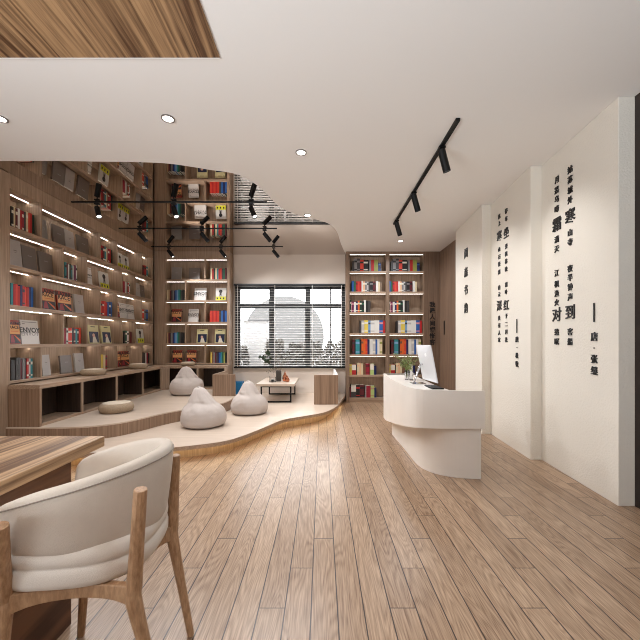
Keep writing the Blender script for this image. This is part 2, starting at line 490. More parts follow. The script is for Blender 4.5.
# ------------------------------------------------------------------ right wall cream panels with poems
def poem_panel(n, y0, y1, x0, x1, label, cols, texts):
    """y0 near end, y1 far end; x0/x1 the face at those ends"""
    t = thing('wall_panel', (x0 + 0.1, (y0 + y1) / 2, 0), label, 'wall panel')
    xr = 2.372
    MB().prism([(x0, y0), (xr, y0), (xr, y1), (x1, y1)], 0.0, 2.993).build('panel_board', M_PANEL, t, bevel=0.003)
    sl = (x1 - x0) / (y1 - y0)
    rt = Vector((-sl, -1, 0)).normalized(); upv = Vector((0, 0, 1))
    nrm = rt.cross(upv)
    a = x0 - sl * y0
    def at(px, py):
        tt = (px - CX) / F
        Y = a / (tt - sl); X = a + sl * Y
        return Vector((X, Y, H + (HY - py) * Y / F)) + nrm * 0.004
    for name, px, chars in cols:
        mb = MB()
        for ch, py, sz in chars:
            if ch == '|':
                p = at(px, py); q = at(px, sz)
                w = 0.006
                mb.add([p - rt * w, q - rt * w, q + rt * w, p + rt * w] + [v + nrm * .006 for v in (p - rt * w, q - rt * w, q + rt * w, p + rt * w)],
                       [(4, 5, 6, 7), (0, 1, 5, 4), (1, 2, 6, 5), (2, 3, 7, 6), (3, 0, 4, 7)])
            else:
                put_text(mb, ch, at(px, py), rt, upv, sz, depth=0.005, bold=0.010)
        mb.build(name, M_INK, t)
    return t
S, B_ = 0.068, 0.140
c1 = [('lettering', 570.6, [(c, y, s) for c, y, s in zip('姑苏城外寒山寺夜半钟声到客船', [169.4, 179.4, 190, 199.7, 216, 232.5, 242, 268.4, 277.5, 287, 297, 312, 331.6, 341.6], [S, S, S, S, B_, S, S, S, S, S, S, B_, S, S])]),
      ('lettering', 557.2, [(c, y, s) for c, y, s in zip('月落乌啼霜满天江枫渔火对愁眠', [180, 190, 199, 209, 224.5, 239.4, 249, 273, 284, 293.4, 302.5, 314.4, 332, 341.6], [S, S, S, S, B_, S, S, S, S, S, S, B_, S, S])]),
      ('lettering', 594.8, [('|', 303, 322), ('唐', 336.5, .075), ('·', 348, .07), ('张', 359, .075), ('继', 370.5, .075)])]
poem_panel(1, 2.484, 3.463, 2.166, 2.236, 'nearest cream plaster wall panel with a large black vertical poem, beside the dark front wall', c1, None)
S, B_ = 0.062, 0.135
c2 = [('lettering', 506.6, [(c, y, s) for c, y, s in zip('停车坐爱枫林晚霜叶红于二月花', [211, 218.7, 232.5, 246.3, 253.8, 261.3, 269, 284.7, 292, 304.7, 316, 324.2, 332, 339.8], [S, S, B_, S, S, S, S, S, S, B_, S, S, S, S])]),
      ('lettering', 499.6, [(c, y, s) for c, y, s in zip('远上寒山石径斜白云深处有人家', [216.5, 223.3, 236, 249.4, 257, 264, 272, 287.5, 294.5, 305.5, 318, 325.3, 332.8, 339.8], [S, S, B_, S, S, S, S, S, S, B_, S, S, S, S])]),
      ('lettering', 517.4, [('|', 319, 333), ('唐', 339.3, .066), ('·', 347.6, .06), ('杜', 355.5, .066), ('牧', 364, .066)])]
poem_panel(2, 3.463, 4.435, 2.124, 2.204, 'middle cream plaster wall panel with a black vertical poem, between the other two panels', c2, None)
c3 = [('lettering', 466.3, [(c, y, .155) for c, y in zip('阅森书韵', [253, 272, 290, 308])])]
poem_panel(3, 4.435, 5.51, 2.087, 2.165, 'farthest cream plaster wall panel with four large black characters, behind the white desk', c3, None)
# text on the wood panel by the bookcase
t = thing('wall_lettering', (2.18, YC, 1.5), 'column of seven small dark characters on the brown wood panel beside the bookcase', 'lettering')
mb = MB()
for i, ch in enumerate('我是人间惆怅客'):
    put_text(mb, ch, (1.2 * 0 + (432.3 - CX) * YC / F, YC - 0.003, H + (HY - (304.5 + 6.25 * i)) * YC / F), (1, 0, 0), (0, 0, 1), 0.115, depth=0.003, bold=0.03)
mb.build('lettering', M_INK, t)

# ------------------------------------------------------------------ bookcases
ZS = [0.78, 1.175, 1.60, 2.03, 2.445]      # shelf top heights of the left units
ZT = 2.845
ST = 0.04
YS = {0: [3.63, 4.036, 5.11, 5.53, 6.29, 6.68], 1: [3.63, 4.38, 4.82, 5.67, 6.07, 6.68]}
def strip(mb_list, parent):
    for b in mb_list: box('led_strip', M_STRIP, b, parent)
def case_long():
    t = thing('bookcase', (-3.49, 5.15, 0.745), 'long brown veneer bookcase with lit staggered bays along the left wall', 'bookcase')
    x0, x1 = -3.655, XL
    box('back_panel', M_CASE, (-3.655, -3.62, 3.605, 6.70, 0.745, 2.999), t)
    box('top_panel', M_CASE, (-3.62, x1, 3.605, 6.70, ZT, 2.999), t)
    box('side_panel', M_CASE, (-3.62, x1, 3.605, 3.63, 0.745, ZT), t)
    box('side_panel', M_CASE, (-3.62, x1, 6.68, 6.70, 0.745, ZT), t)
    for i, z in enumerate(ZS):
        box('shelf', M_CASEH, (-3.62, x1, 3.63, 6.68, z - (0.025 if i == 0 else ST), z), t, bevel=0.0015)
    for r in range(5):                 # r = 0 is the top row
        z0 = ZS[4 - r]; z1 = (ZS[5 - r] - ST) if r else ZT
        ys = YS[r % 2]
        for k in range(5):
            if k: box('divider', M_CASE, (-3.62, x1 - 0.001, ys[k] - 0.011, ys[k] + 0.011, z0, z1), t)
            a, b = ys[k] + (0.011 if k else 0), ys[k + 1] - 0.012
            box('led_strip', M_STRIP, (-3.484, -3.476, a, b, z1 - 0.002, z1), t)
    return t
case_long()
XS = {0: [-3.107, -2.325, -1.886], 1: [-3.107, -2.715, -1.886]}
YF = 6.75
def case_corner():
    t = thing('bookcase', (-2.5, 6.88, 0.745), 'narrow brown veneer bookcase with lit bays, in the corner left of the window', 'bookcase')
    y0, y1 = YF, 7.015
    box('back_panel', M_CASE, (-3.33, -1.835, 6.995, 7.015, 0.745, 2.999), t)
    box('top_panel', M_CASE, (-3.107, -1.886, y0, 6.995, ZT, 2.999), t)
    box('side_panel', M_CASE, (-3.33, -3.107, y0, 6.995, 0.745, 2.999), t)
    box('side_panel', M_CASE, (-1.886, -1.835, y0, 6.995, 0.30, 2.999), t)
    for i, z in enumerate(ZS):
        box('shelf', M_CASEX, (-3.107, -1.886, y0, 6.995, z - (0.025 if i == 0 else ST), z), t, bevel=0.0015)
    for r in range(5):
        z0 = ZS[4 - r]; z1 = (ZS[5 - r] - ST) if r else ZT
        xs = XS[r % 2]
        box('divider', M_CASE, (xs[1] - .011, xs[1] + .011, y0 + .001, 6.995, z0, z1), t)
        for a, b in ((xs[0], xs[1] - .012), (xs[1] + .012, xs[2])):
            box('led_strip', M_STRIP2, (a, b, y0 + 0.06, y0 + 0.068, z1 - 0.004, z1 - 0.001), t)
    return t
case_corner()
RX0, RXd0, RXd1, RX1 = 0.545, 1.269, 1.338, 2.016
RZ = [2.607, 2.20, 1.79, 1.378, 0.952, 0.546, 0.09]
def case_right():
    t = thing('bookcase', (1.25, 6.87, 0), 'tall two-column bookcase full of colourful books, on the back wall right of the window', 'bookcase')
    y0, y1 = YC, 6.985
    box('back_panel', M_CASE, (0.478, 2.018, 6.97, 6.99, 0, 2.993), t)
    box('side_panel', M_CASED, (0.478, RX0, y0, 6.97, 0, 2.993), t)
    box('side_panel', M_CASED, (RX1, 2.019, y0, 6.97, 0, 2.993), t)
    box('divider', M_CASED, (RXd0, RXd1, y0, 6.97, 0.09, 2.944), t)
    box('top_panel', M_CASED, (RX0, RX1, y0, 6.97, 2.944, 2.993), t)
    box('plinth', M_CASEX, (RX0, RX1, y0 + 0.01, 6.97, 0, 0.05), t)
    for ci, (a, b) in enumerate(((RX0, RXd0), (RXd1, RX1))):
        for i, z in enumerate(RZ):
            box('shelf', M_CASEX, (a, b, y0 + .002, 6.97, z - 0.04, z), t, bevel=0.0015)
            z1 = 2.944 if i == 0 else RZ[i - 1] - 0.04
            box('led_strip', M_STRIP2, (a + 0.01, b - 0.001, y0 + 0.05, y0 + 0.058, z1 - 0.004, z1 - 0.001), t)
    return t
case_right()

# ------------------------------------------------------------------ books
PAL = {'black': (28, 26, 27), 'white': (222, 219, 213), 'cream': (214, 196, 160), 'red': (176, 34, 34), 'scarlet': (204, 62, 44), 'crimson': (150, 26, 48),
       'navy': (30, 36, 82), 'blue': (40, 92, 160), 'teal': (46, 132, 140), 'green': (38, 92, 66), 'olive': (146, 150, 74), 'orange': (216, 96, 34),
       'grey': (128, 124, 124), 'charcoal': (62, 58, 58), 'maroon': (96, 26, 36), 'pink': (206, 140, 148), 'yellow': (222, 196, 84), 'brown': (112, 78, 54),
       'plum': (108, 38, 74), 'pale blue': (120, 158, 196), 'peach': (222, 176, 140), 'tan': (178, 146, 110), 'lime': (174, 196, 120), 'dark green': (26, 52, 40),
       'silver': (186, 182, 180)}
ORD = ['first', 'second', 'third', 'fourth', 'fifth', 'sixth', 'seventh', 'eighth', 'ninth', 'tenth', 'eleventh', 'twelfth', 'thirteenth', 'fourteenth', 'fifteenth', 'sixteenth']
def bm(col): return plain('book_cover_' + col.replace(' ', '_'), PAL[col], 0.45)
def spine_book(axis, s0, s1, front, depth, z0, h, col, label, group, band=None):
    """upright book; s0..s1 along the shelf; spine at `front`. axis 'x': shelf along X, spine faces -Y; axis 'y': along Y, spine faces +X"""
    mb = MB(); c = 0.0022; w = s1 - s0
    def b(a0, a1, d0, d1, za, zb, mi):
        if axis == 'x': mb.box(s0 + a0, s0 + a1, front + d0, front + d1, z0 + za, z0 + zb, mi)
        else: mb.box(front - d1, front - d0, s0 + a0, s0 + a1, z0 + za, z0 + zb, mi)
    b(0, c, 0, depth, 0, h, 0); b(w - c, w, 0, depth, 0, h, 0); b(c, w - c, 0, c, 0, h, 0)
    b(c, w - c, c, depth - 0.004, 0.003, h - 0.005, 1)
    if band:
        for za, zb in ((0.70, 0.84), (0.12, 0.2)) if band != 'half' else ((0.45, 0.97),):
            b(0.001, w - 0.001, -0.0012, 0.0005, h * za, h * zb, 2)
    bc = {'white': M_PAGES, 'half': M_PAGES}.get(band, bm(band) if band in PAL else M_PAGES)
    loc = (s0 + w / 2, front + depth / 2, z0) if axis == 'x' else (front - depth / 2, s0 + w / 2, z0)
    o = mb.build('book', [bm(col), M_PAGES, bc], loc=loc)
    tag(o, label, 'book', group)
    return o
ROWN = ['top', 'second', 'third', 'fourth', 'fifth', 'sixth', 'bottom']
def row_name(r, n): return 'bottom row' if r == n - 1 else ('top row' if r == 0 else ORD[r] + ' row')

# right bookcase: colour, width (px of an 8x crop), height in metres
RB = [
    (58, [('charcoal', 17, .21, None), ('grey', 22, .26, 'black'), ('charcoal', 24, .26, 'grey'), ('scarlet', 28, .235, 'black'), ('black', 37, .235, 'white'), (None, 8, 0, None),
          ('grey', 15, .235, None), ('red', 24, .235, None), ('olive', 32, .235, None), ('navy', 22, .18, 'blue')]),
    (54, [('blue', 17, .22, None), ('green', 16, .21, None), ('red', 15, .21, 'maroon'), ('scarlet', 15, .21, None), ('red', 16, .21, None), ('white', 10, .22, None), ('peach', 17, .21, 'white'),
          ('grey', 15, .21, 'white'), ('silver', 14, .205, 'charcoal'), ('charcoal', 12, .205, None), ('black', 23, .21, 'grey'), ('maroon', 22, .21, 'black'), (None, 3, 0, None), ('white', 17, .215, None), ('cream', 15, .205, None)]),
    (40, [('dark green', 9, .25, 'white'), ('pink', 8, .21, 'white'), ('plum', 15, .22, 'pink'), ('white', 16, .21, None), ('navy', 15, .22, 'white'), ('orange', 14, .235, 'cream'), ('dark green', 17, .23, 'white'),
          ('black', 20, .225, 'green'), ('white', 13, .25, None), ('black', 19, .235, None), ('charcoal', 18, .235, None)]),
    (120, [('charcoal', 12, .24, None), ('silver', 23, .25, 'white'), ('yellow', 31, .26, 'white'), ('pale blue', 19, .25, 'charcoal'), ('white', 32, .25, 'silver'), ('white', 38, .255, None), ('blue', 29, .255, 'pink'), ('red', 18, .25, None)]),
    (60, [('maroon', 17, .29, 'charcoal'), ('black', 8, .29, None), ('teal', 32, .30, 'pale blue'), ('black', 15, .29, None), ('orange', 16, .31, 'brown'), ('orange', 15, .31, None), ('scarlet', 17, .31, 'orange'), ('navy', 17, .30, None),
          ('white', 25, .31, None), ('silver', 22, .31, 'white'), ('blue', 15, .30, None), ('white', 18, .31, None), ('cream', 22, .30, 'olive')]),
    (35, [('yellow', 21, .205, 'cream'), ('red', 33, .205, 'half'), ('black', 8, .20, None), ('cream', 18, .235, 'peach'), ('peach', 15, .235, None), ('cream', 16, .225, None), ('brown', 20, .21, None), ('crimson', 32, .225, 'maroon'),
          (None, 4, 0, None), ('lime', 30, .22, 'half'), ('navy', 20, .18, None)]),
    (38, [('maroon', 11, .21, None), ('charcoal', 40, .255, 'half'), ('black', 30, .25, 'red'), ('maroon', 34, .25, 'black'), (None, 12, 0, None), ('silver', 6, .235, None), ('crimson', 34, .235, None), ('lime', 30, .235, 'tan'), ('navy', 17, .19, None)]),
]
for ci, (cx0, cname) in enumerate(((RX0, 'left'), (RXd1, 'right'))):
    for r, (start, items) in enumerate(RB):
        k = 6.79 / F
        s = (345 + start / 8 - CX) * k if ci == 0 else (345 + start / 8 - CX) * k + 0.775
        if ci and r in (1, 3): s -= 0.04
        n = 0
        for col, wpx, h, band in items:
            w = wpx / 8 * k
            if col:
                spine_book('x', s, s + w - 0.0012, 6.79 + random.uniform(0, .012), 0.165, RZ[r], h, col,
                           '%s book, %s from the left, %s, %s column of the tall back bookcase' % (col, ORD[n], row_name(r, 7), cname),
                           'books in the %s of the tall bookcase, %s column' % (row_name(r, 7), cname), band)
                n += 1
            s += w

# face-out books ---------------------------------------------------
def face_book(axis, s0, s1, front, z0, h, style, label, group):
    """cover facing the room; the cover decoration is part of the book"""
    w = s1 - s0; th = 0.022
    loc = ((s0 + s1) / 2, front, z0) if axis == 'x' else (front, (s0 + s1) / 2, z0)
    if axis == 'x': rt, nn = Vector((1, 0, 0)), Vector((0, -1, 0)); o0 = Vector((s0, front, z0))
    else: rt, nn = Vector((0, 1, 0)), Vector((1, 0, 0)); o0 = Vector((front, s0, z0))
    lean = 0.10
    upv = (Vector((0, 0, 1)) - nn * lean).normalized(); nn = (nn + Vector((0, 0, 1)) * lean).normalized()
    def P(u, v, d): return o0 + rt * (u * w) + upv * (v * h) + nn * (d + lean * h * 0.5 + 0.012)
    mb = MB()
    def slab_(u0, u1, v0, v1, d0, d1, mi):
        vs = [P(u0, v0, d0), P(u1, v0, d0), P(u1, v1, d0), P(u0, v1, d0), P(u0, v0, d1), P(u1, v0, d1), P(u1, v1, d1), P(u0, v1, d1)]
        mb.add(vs, [(3, 2, 1, 0), (4, 5, 6, 7), (0, 1, 5, 4), (1, 2, 6, 5), (2, 3, 7, 6), (3, 0, 4, 7)], mi)
    covers = {'light': (178, 172, 168), 'dark': (118, 107, 100), 'race': (150, 52, 34), 'white': (214, 210, 206), 'nb': (206, 204, 200), 'cream': (214, 206, 158), 'grey': (140, 132, 126)}
    mats = [plain('cover_' + style, covers[style], 0.4), M_PAGES]
    slab_(0, 1, 0, 1, -0.002, 0, 0); slab_(0, 1, 0, 1, -th, -th + .002, 0); slab_(0, .01, 0, 1, -th, 0, 0)
    slab_(0.01, .98, 0.01, .985, -th + .002, -.002, 1)
    o = mb.build('book', mats, loc=loc)
    tag(o, label, 'book', group)
    dm = MB(); mats = []
    def poly(pts, d, mi): dm.add([P(u, v, 0.0008) for u, v in pts] + [P(u, v, 0.0008 + d) for u, v in pts],
                                 [tuple(range(len(pts), 2 * len(pts)))] + [(i, (i + 1) % len(pts), len(pts) + (i + 1) % len(pts), len(pts) + i) for i in range(len(pts))], mi)
    def circ(cu, cv, r, n=12, a=1.0): return [(cu + r * math.cos(2 * math.pi * i / n), cv + r * a * math.sin(2 * math.pi * i / n) * w / h) for i in range(n)]
    if style == 'race':
        mats = [plain('cover_amber', (226, 168, 108), .4), plain('cover_black', (24, 20, 20), .4), plain('cover_red', (146, 34, 44), .4), plain('cover_orange', (206, 104, 54), .4)]
        poly([(.05, .42), (.97, .42), (.97, .80), (.05, .80)], .0006, 0)
        poly([(.03, 0.03), (.99, .03), (.99, .40), (.03, .40)], .0006, 1)
        poly([(.08, .06), (.46, .06), (.36, .38), (.2, .38)], .0014, 2)
        poly([(.40, .38), (.48, .38), (.95, .18), (.95, .06)], .0014, 3)
        put_text(dm, 'BLAZING', P(.5, .87, .001), rt, upv, .30 * w, depth=.001, mi=1, bold=.02)
        put_text(dm, 'RACE', P(.5, .70, .001), rt, upv, .34 * w, depth=.001, mi=1, bold=.02)
        poly([(.2, .52), (.85, .52), (.85, .545), (.2, .545)], .0012, 3)
    elif style == 'white':
        mats = [plain('cover_ink', (48, 46, 46), .4), plain('cover_faint', (150, 146, 144), .4)]
        put_text(dm, 'ENVOY', P(.52, .58, .001), rt, upv, .34 * w, depth=.001, mi=0, bold=.02)
        put_text(dm, 'ENVOY', P(.52, .44, .001), rt, upv, .30 * w, depth=.0006, mi=1)
        poly([(.1, .90), (.92, .90), (.92, .93), (.1, .93)], .0006, 1); poly([(.1, .82), (.25, .82), (.25, .86), (.1, .86)], .0006, 1)
    elif style == 'nb':
        mats = [plain('cover_black', (24, 20, 20), .4), plain('cover_acid', (206, 206, 40), .4), plain('cover_faint', (150, 146, 144), .4)]
        poly([(.02, .02), (.98, .02), (.98, .34), (.02, .34)], .0006, 1)
        poly([(.3, .34), (.62, .34), (.58, .62), (.36, .62)], .0012, 2)
        poly(circ(.47, .74, .17), .0014, 0)
        poly([(.42, .45), (.52, .45), (.55, .7), (.40, .7)], .0016, 0)
        for q in (.12, .42, .72): poly([(q, .12), (q + .12, .12), (q + .12, .26), (q, .26)], .0012, 0)
    elif style == 'cream':
        mats = [plain('cover_navy', (26, 34, 66), .4), plain('cover_ink', (48, 46, 46), .4), plain('cover_skin', (214, 170, 150), .4), M_PAGES]
        poly([(.1, .05), (.95, .05), (.95, .64), (.1, .64)], .0006, 0)
        poly([(.35, .05), (.8, .05), (.62, .4), (.42, .34)], .0014, 3)
        poly(circ(.5, .44, .12), .0016, 2)
        poly([(.3, .88), (.7, .88), (.7, .92), (.3, .92)], .0008, 1)
    else:
        mats = [plain('cover_faint', (150, 146, 144), .4) if style != 'light' else plain('cover_soft', (132, 126, 122), .4)]
        poly([(.38, .60), (.66, .60), (.66, .63), (.38, .63)], .0006, 0)
        if style != 'dark': poly([(.42, .54), (.60, .54), (.60, .555), (.42, .555)], .0006, 0)
    dm.build('cover_print', mats, o)
    return o
STY = {'light': 'pale grey', 'dark': 'dark taupe', 'race': 'orange and black', 'white': 'white printed', 'nb': 'white and yellow', 'cream': 'cream and navy', 'grey': 'mid grey'}
BAY = ['first', 'second', 'third', 'fourth', 'last']
def yy(px): return 3.42 * F / (CX - px)
# left wall: row -> list of bays -> ('f', [(x0,x1,style,h)]) or ('s', x0, [colours], h)
LB = {
 0: [('s', 11.5, 34.5, ['black', 'cream', 'maroon', 'white', 'red', 'crimson', 'charcoal', 'cream', 'scarlet', 'red', 'dark green'], .25),
     ('f', [(42.5, 48.7, 'grey', .27), (54.5, 66, 'dark', .27), (66.5, 75.5, 'light', .27), (79, 90, 'dark', .27)]),
     ('s', 101.5, 112.5, ['red', 'maroon', 'teal', 'cream', 'crimson', 'red', 'dark green'], .24),
     ('f', [(118.5, 124, 'nb', .27), (124.3, 130, 'nb', .26)]),
     ('s', 143, 148.3, ['maroon', 'red', 'teal'], .22)],
 1: [('f', [(10.5, 23, 'light', .315), (24, 38, 'dark', .29), (40.5, 54, 'dark', .28)]),
     ('s', 65, 77.5, ['teal', 'maroon', 'white', 'dark green', 'teal', 'silver', 'plum', 'white'], .22),
     ('f', [(88.5, 93, 'white', .27), (101, 110, 'nb', .27)]),
     ('s', 124, 130.5, ['crimson', 'white', 'green', 'red', 'white'], .22),
     ('f', [(137, 141, 'light', .27), (141.3, 145.5, 'dark', .25)])],
 2: [('s', 11.5, 33.5, ['teal', 'red', 'scarlet', 'red', 'navy', 'red', 'scarlet', 'red', 'navy', 'blue'], .24),
     ('f', [(43, 56, 'race', .27), (58.5, 72.5, 'race', .27), (76, 85, 'light', .27)]),
     ('s', 101, 112.5, ['scarlet', 'red', 'scarlet', 'red', 'blue', 'navy', 'blue'], .235),
     ('f', [(118, 120.3, 'race', .26), (120.6, 127.7, 'white', .27), (128.3, 135, 'white', .27)]),
     ('s', 142.6, 148, ['scarlet', 'grey', 'blue'], .22)],
 3: [('f', [(10.3, 21.5, 'race', .27), (22.3, 40, 'white', .28)]),
     ('s', 64.5, 81, ['crimson', 'white', 'scarlet', 'scarlet', 'black', 'maroon', 'teal', 'charcoal', 'scarlet'], .22),
     ('f', [(89, 100, 'cream', .28), (102.5, 112, 'cream', .28)]),
     ('s', 124, 132, ['black', 'green', 'white', 'brown', 'maroon'], .22),
     ('f', [(138, 144.5, 'nb', .27)])],
 4: [('s', 11.5, 33, ['black', 'charcoal', 'black', 'charcoal', 'maroon', 'grey', 'charcoal', 'red', 'silver', 'teal'], .24),
     ('f', [(43.5, 51.5, 'light', .26), (62, 73, 'dark', .24), (76.3, 85, 'light', .26)]),
     ('s', 101.5, 107.3, ['yellow', 'cream', 'crimson'], .22),
     ('f', [(118, 121.5, 'race', .26), (121.8, 130, 'race', .26)]),
     ('s', 143, 149.5, ['charcoal', 'dark green', 'white', 'crimson', 'black'], .22)],
}
for r, bays in LB.items():
    for bi, bay in enumerate(bays):
        z = ZS[4 - r]
        grp = 'books in the %s, %s bay of the long bookcase' % (row_name(r, 5), BAY[bi])
        if bay[0] == 'f':
            for q, (a, b, sty, h) in enumerate(bay[1]):
                face_book('y', max(yy(a), YS[r % 2][bi] + .015), min(yy(b), YS[r % 2][bi + 1] - .012), -3.45, z, h, sty,
                          '%s book facing out, %s in %s, %s bay of the long bookcase' % (STY[sty], ORD[q], row_name(r, 5), BAY[bi]), grp)
        else:
            _, a, b, cols, h = bay
            ya = 3.385 * F / (CX - a); yb = 3.385 * F / (CX - b)
            ya = max(ya, YS[r % 2][bi] + 0.013); yb = min(yb, YS[r % 2][bi + 1] - .013)
            w = (yb - ya) / len(cols)
            for q, c in enumerate(cols):
                spine_book('y', ya + q * w, ya + (q + 1) * w - .0012, -3.385 - random.uniform(0, .008), .165, z, h * random.uniform(.93, 1.03), c,
                           '%s book, %s in the %s, %s bay of the long left bookcase' % (c, ORD[q], row_name(r, 5), BAY[bi]), grp,
                           random.choice([None, None, 'white', 'charcoal']) if w > .02 else None)
mix = ['cream', 'tan', 'maroon', 'charcoal', 'grey', 'navy', 'blue', 'pale blue', 'teal', 'green', 'charcoal', 'black']
def xx(px, Y=6.86): return (px - CX) * Y / F
CB = {
 0: [('f', [(171, 181, 'grey', .27), (188.5, 199.5, 'dark', .26)]), ('s', 210.5, 226.5, ['cream', 'red', 'dark green', 'cream', 'teal', 'red', 'scarlet', 'charcoal', 'green', 'maroon'], .23)],
 1: [('s', 167, 183.7, mix, .215), ('f', [(194, 205.8, 'white', .265), (215.2, 225.8, 'nb', .265)])],
 2: [('f', [(171.2, 181, 'race', .265), (188, 198, 'white', .265)]), ('s', 209.8, 226.8, ['scarlet', 'red', 'scarlet', 'red', 'scarlet', 'charcoal', 'blue', 'navy', 'blue'], .235)],
 3: [('s', 167, 183.7, mix[1:] + ['black'], .215), ('f', [(196.2, 206.8, 'cream', .285), (214.3, 224.8, 'cream', .285)])],
 4: [('f', [(172, 181.6, 'race', .25), (186, 195.6, 'race', .25)]), ('s', 210.5, 226.5, ['yellow', 'brown', 'grey', 'maroon', 'charcoal', 'navy', 'blue', 'teal', 'green', 'olive', 'black'], .215)],
}
for r, bays in CB.items():
    for bi, bay in enumerate(bays):
        z = ZS[4 - r]; side = ('left', 'right')[bi]
        grp = 'books in the %s, %s bay of the corner bookcase' % (row_name(r, 5), side)
        if bay[0] == 'f':
            for q, (a, b, sty, h) in enumerate(bay[1]):
                face_book('x', xx(a), xx(b), 6.90, z, h, sty,
                          '%s book facing out, %s in %s, %s bay of the corner bookcase' % (STY[sty], ORD[q], row_name(r, 5), side), grp)
        else:
            _, a, b, cols, h = bay
            ya, yb = xx(a, 6.80), min(xx(b, 6.80), -1.89)
            w = (yb - ya) / len(cols)
            for q, c in enumerate(cols):
                spine_book('x', ya + q * w, ya + (q + 1) * w - .0012, 6.80, .165, z, h * random.uniform(.93, 1.03), c,
                           '%s book, %s in the %s, %s bay of the corner bookcase' % (c, ORD[q], row_name(r, 5), side), grp, None)

# ------------------------------------------------------------------ L-shaped bench below the bookcases
t = thing('storage_bench', (-3.15, 5.2, 0.30), 'long low wooden storage bench with dark open cubbies, running under the shelves into the corner', 'bench')
bx0, bx1, bz = -3.62, -2.99, 0.745
MB().prism([(bx0, 3.6), (bx1, 3.6), (bx1, 6.35), (-2.89, 6.45), (-1.835, 6.45), (-1.835, 6.748), (-3.105, 6.748), (XL + .004, 6.66), (XL + .004, 3.61), (bx0, 3.61)][1:-1] + [(XL + .004, 3.6)], bz - 0.045, bz - 0.001).build('bench_top', M_CASEH, t, bevel=.002)
box('end_panel', M_RIB, (XL + .004, bx1, 3.6, 3.63, .30, bz - .045), t)
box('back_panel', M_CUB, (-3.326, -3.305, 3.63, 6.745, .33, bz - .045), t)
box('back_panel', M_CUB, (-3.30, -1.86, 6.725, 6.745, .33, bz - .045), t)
MB().prism([(XL + .01, 3.63), (bx1, 3.63), (bx1, 6.35), (-2.89, 6.45), (-1.86, 6.45), (-1.86, 6.724), (-3.30, 6.724)], .301, .328).build('bench_base', M_CASEH, t)
for y in (4.245, 4.96, 5.68):
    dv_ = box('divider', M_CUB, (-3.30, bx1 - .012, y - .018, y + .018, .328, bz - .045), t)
    box('edge_strip', M_CASE, (bx1 - .012, bx1, y - .018, y + .018, .328, bz - .045), dv_)
MB().prism([(bx1 - .03, 6.33), (bx1, 6.33), (-2.89, 6.43), (-2.89, 6.45), (-2.91, 6.45)], .328, bz - .045).build('divider', M_CASE, t)
for x in (-2.36,): box('divider', M_CASE, (x - .018, x + .018, 6.45, 6.72, .328, bz - .045), t)
box('end_panel', M_CASE, (-1.86, -1.835, 6.45, 6.745, .30, bz - .045), t)

# low L-shaped partitions either side of the coffee table
t = thing('low_partition', (-1.63, 5.7, .30), 'low L-shaped wooden partition on the upper platform, at the bench end', 'partition')
box('front_panel', M_RIB, (-1.824, -1.447, 5.66, 5.70, .30, .66), t, bevel=.002)
box('side_panel', M_CASEH, (-1.824, -1.79, 5.70, 6.44, .30, .66), t)
t = thing('low_partition', (.07, 5.73, .15), 'low L-shaped wooden partition beside the coffee table, near the right end of the platform', 'partition')
box('front_panel', M_RIB, (-.134, .268, 5.70, 5.74, .15, .646), t, bevel=.002)
box('side_panel', M_CEIL, (.232, .268, 5.74, 6.98, .15, .646), t)  # wooden panel; the light on its top is put in as white colour
o = MB().box(-1.76, -1.60, 6.78, 6.97, .151, .385).box(-1.765, -1.595, 6.775, 6.975, .385, .40).build('storage_box', plain('blue_box', (24, 110, 160), .5), loc=(-1.68, 6.87, .151))
tag(o, 'small bright blue box on the floor below the window, behind the rightmost beanbag', 'box')

# ------------------------------------------------------------------ blinds
t = thing('venetian_blind', (-.66, 6.955, .68), 'white venetian blind with thin horizontal slats hanging in front of the wide window', 'blind')
mb = MB(); n = 33
for i in range(n):
    z = .715 + i * (2.33 - .715) / (n - 1)
    a = math.radians(9); dy, dz = .024 * math.cos(a), .024 * math.sin(a)
    y = 6.955
    mb.add([(-1.795, y - dy, z - dz), (.468, y - dy, z - dz), (.468, y + dy, z + dz), (-1.795, y + dy, z + dz),
            (-1.795, y - dy, z - dz + .0025), (.468, y - dy, z - dz + .0025), (.468, y + dy, z + dz + .0025), (-1.795, y + dy, z + dz + .0025)],
           [(3, 2, 1, 0), (4, 5, 6, 7), (0, 1, 5, 4), (1, 2, 6, 5), (2, 3, 7, 6), (3, 0, 4, 7)])
mb.build('slats', M_SLAT, t)
box('head_rail', M_GREYM, (-1.80, .472, 6.93, 6.98, 2.355, 2.388), t)
box('bottom_rail', M_BLACK, (-1.80, .472, 6.935, 6.975, .668, .694), t)
for x in (-1.72, -.96, -.20, .40): box('lift_cord', M_WHITE, (x - .004, x + .004, 6.925, 6.929, .69, 2.36), t)

# ------------------------------------------------------------------ outside
struct(box('ground_outside', plain('pale_paving', (112, 110, 108), .9), (-30, 30, 7.32, 60, -.25, -.13)))
t = thing('garden_screen', ((284 - CX) * 14 / F, 14, -.13), 'large round grey garden screen outside behind the blinds', 'garden screen')
cxx, czz, R = (284 - CX) * 14 / F, H + 6 * 14 / F, 40 * 14 / F
mb = MB()
pts = [(cxx + R * math.cos(math.radians(q)), czz + R * math.sin(math.radians(q))) for q in range(-62, 243, 4)]
nn = len(pts)
mb.add([(x, 14, z) for x, z in pts] + [(x, 14.3, z) for x, z in pts],
       [tuple(range(nn)), tuple(range(2 * nn - 1, nn - 1, -1))] + [(i, nn + i, nn + (i + 1) % nn, (i + 1) % nn) for i in range(nn)])
mb.build('screen_disc', plain('grey_screen', (92, 92, 91), .8), t)
o = MB().box(wx(243, 11), wx(268.5, 11), 11, 11.9, -.13, H + 21 * 11 / F).box(wx(242.5, 11), wx(269, 11), 10.95, 11.95, H + 21 * 11 / F, H + 21.6 * 11 / F, 1).build('garden_pavilion', [plain('white_render', (136, 136, 135), .8), M_GREYM], loc=(wx(256, 11), 11.4, -.13))
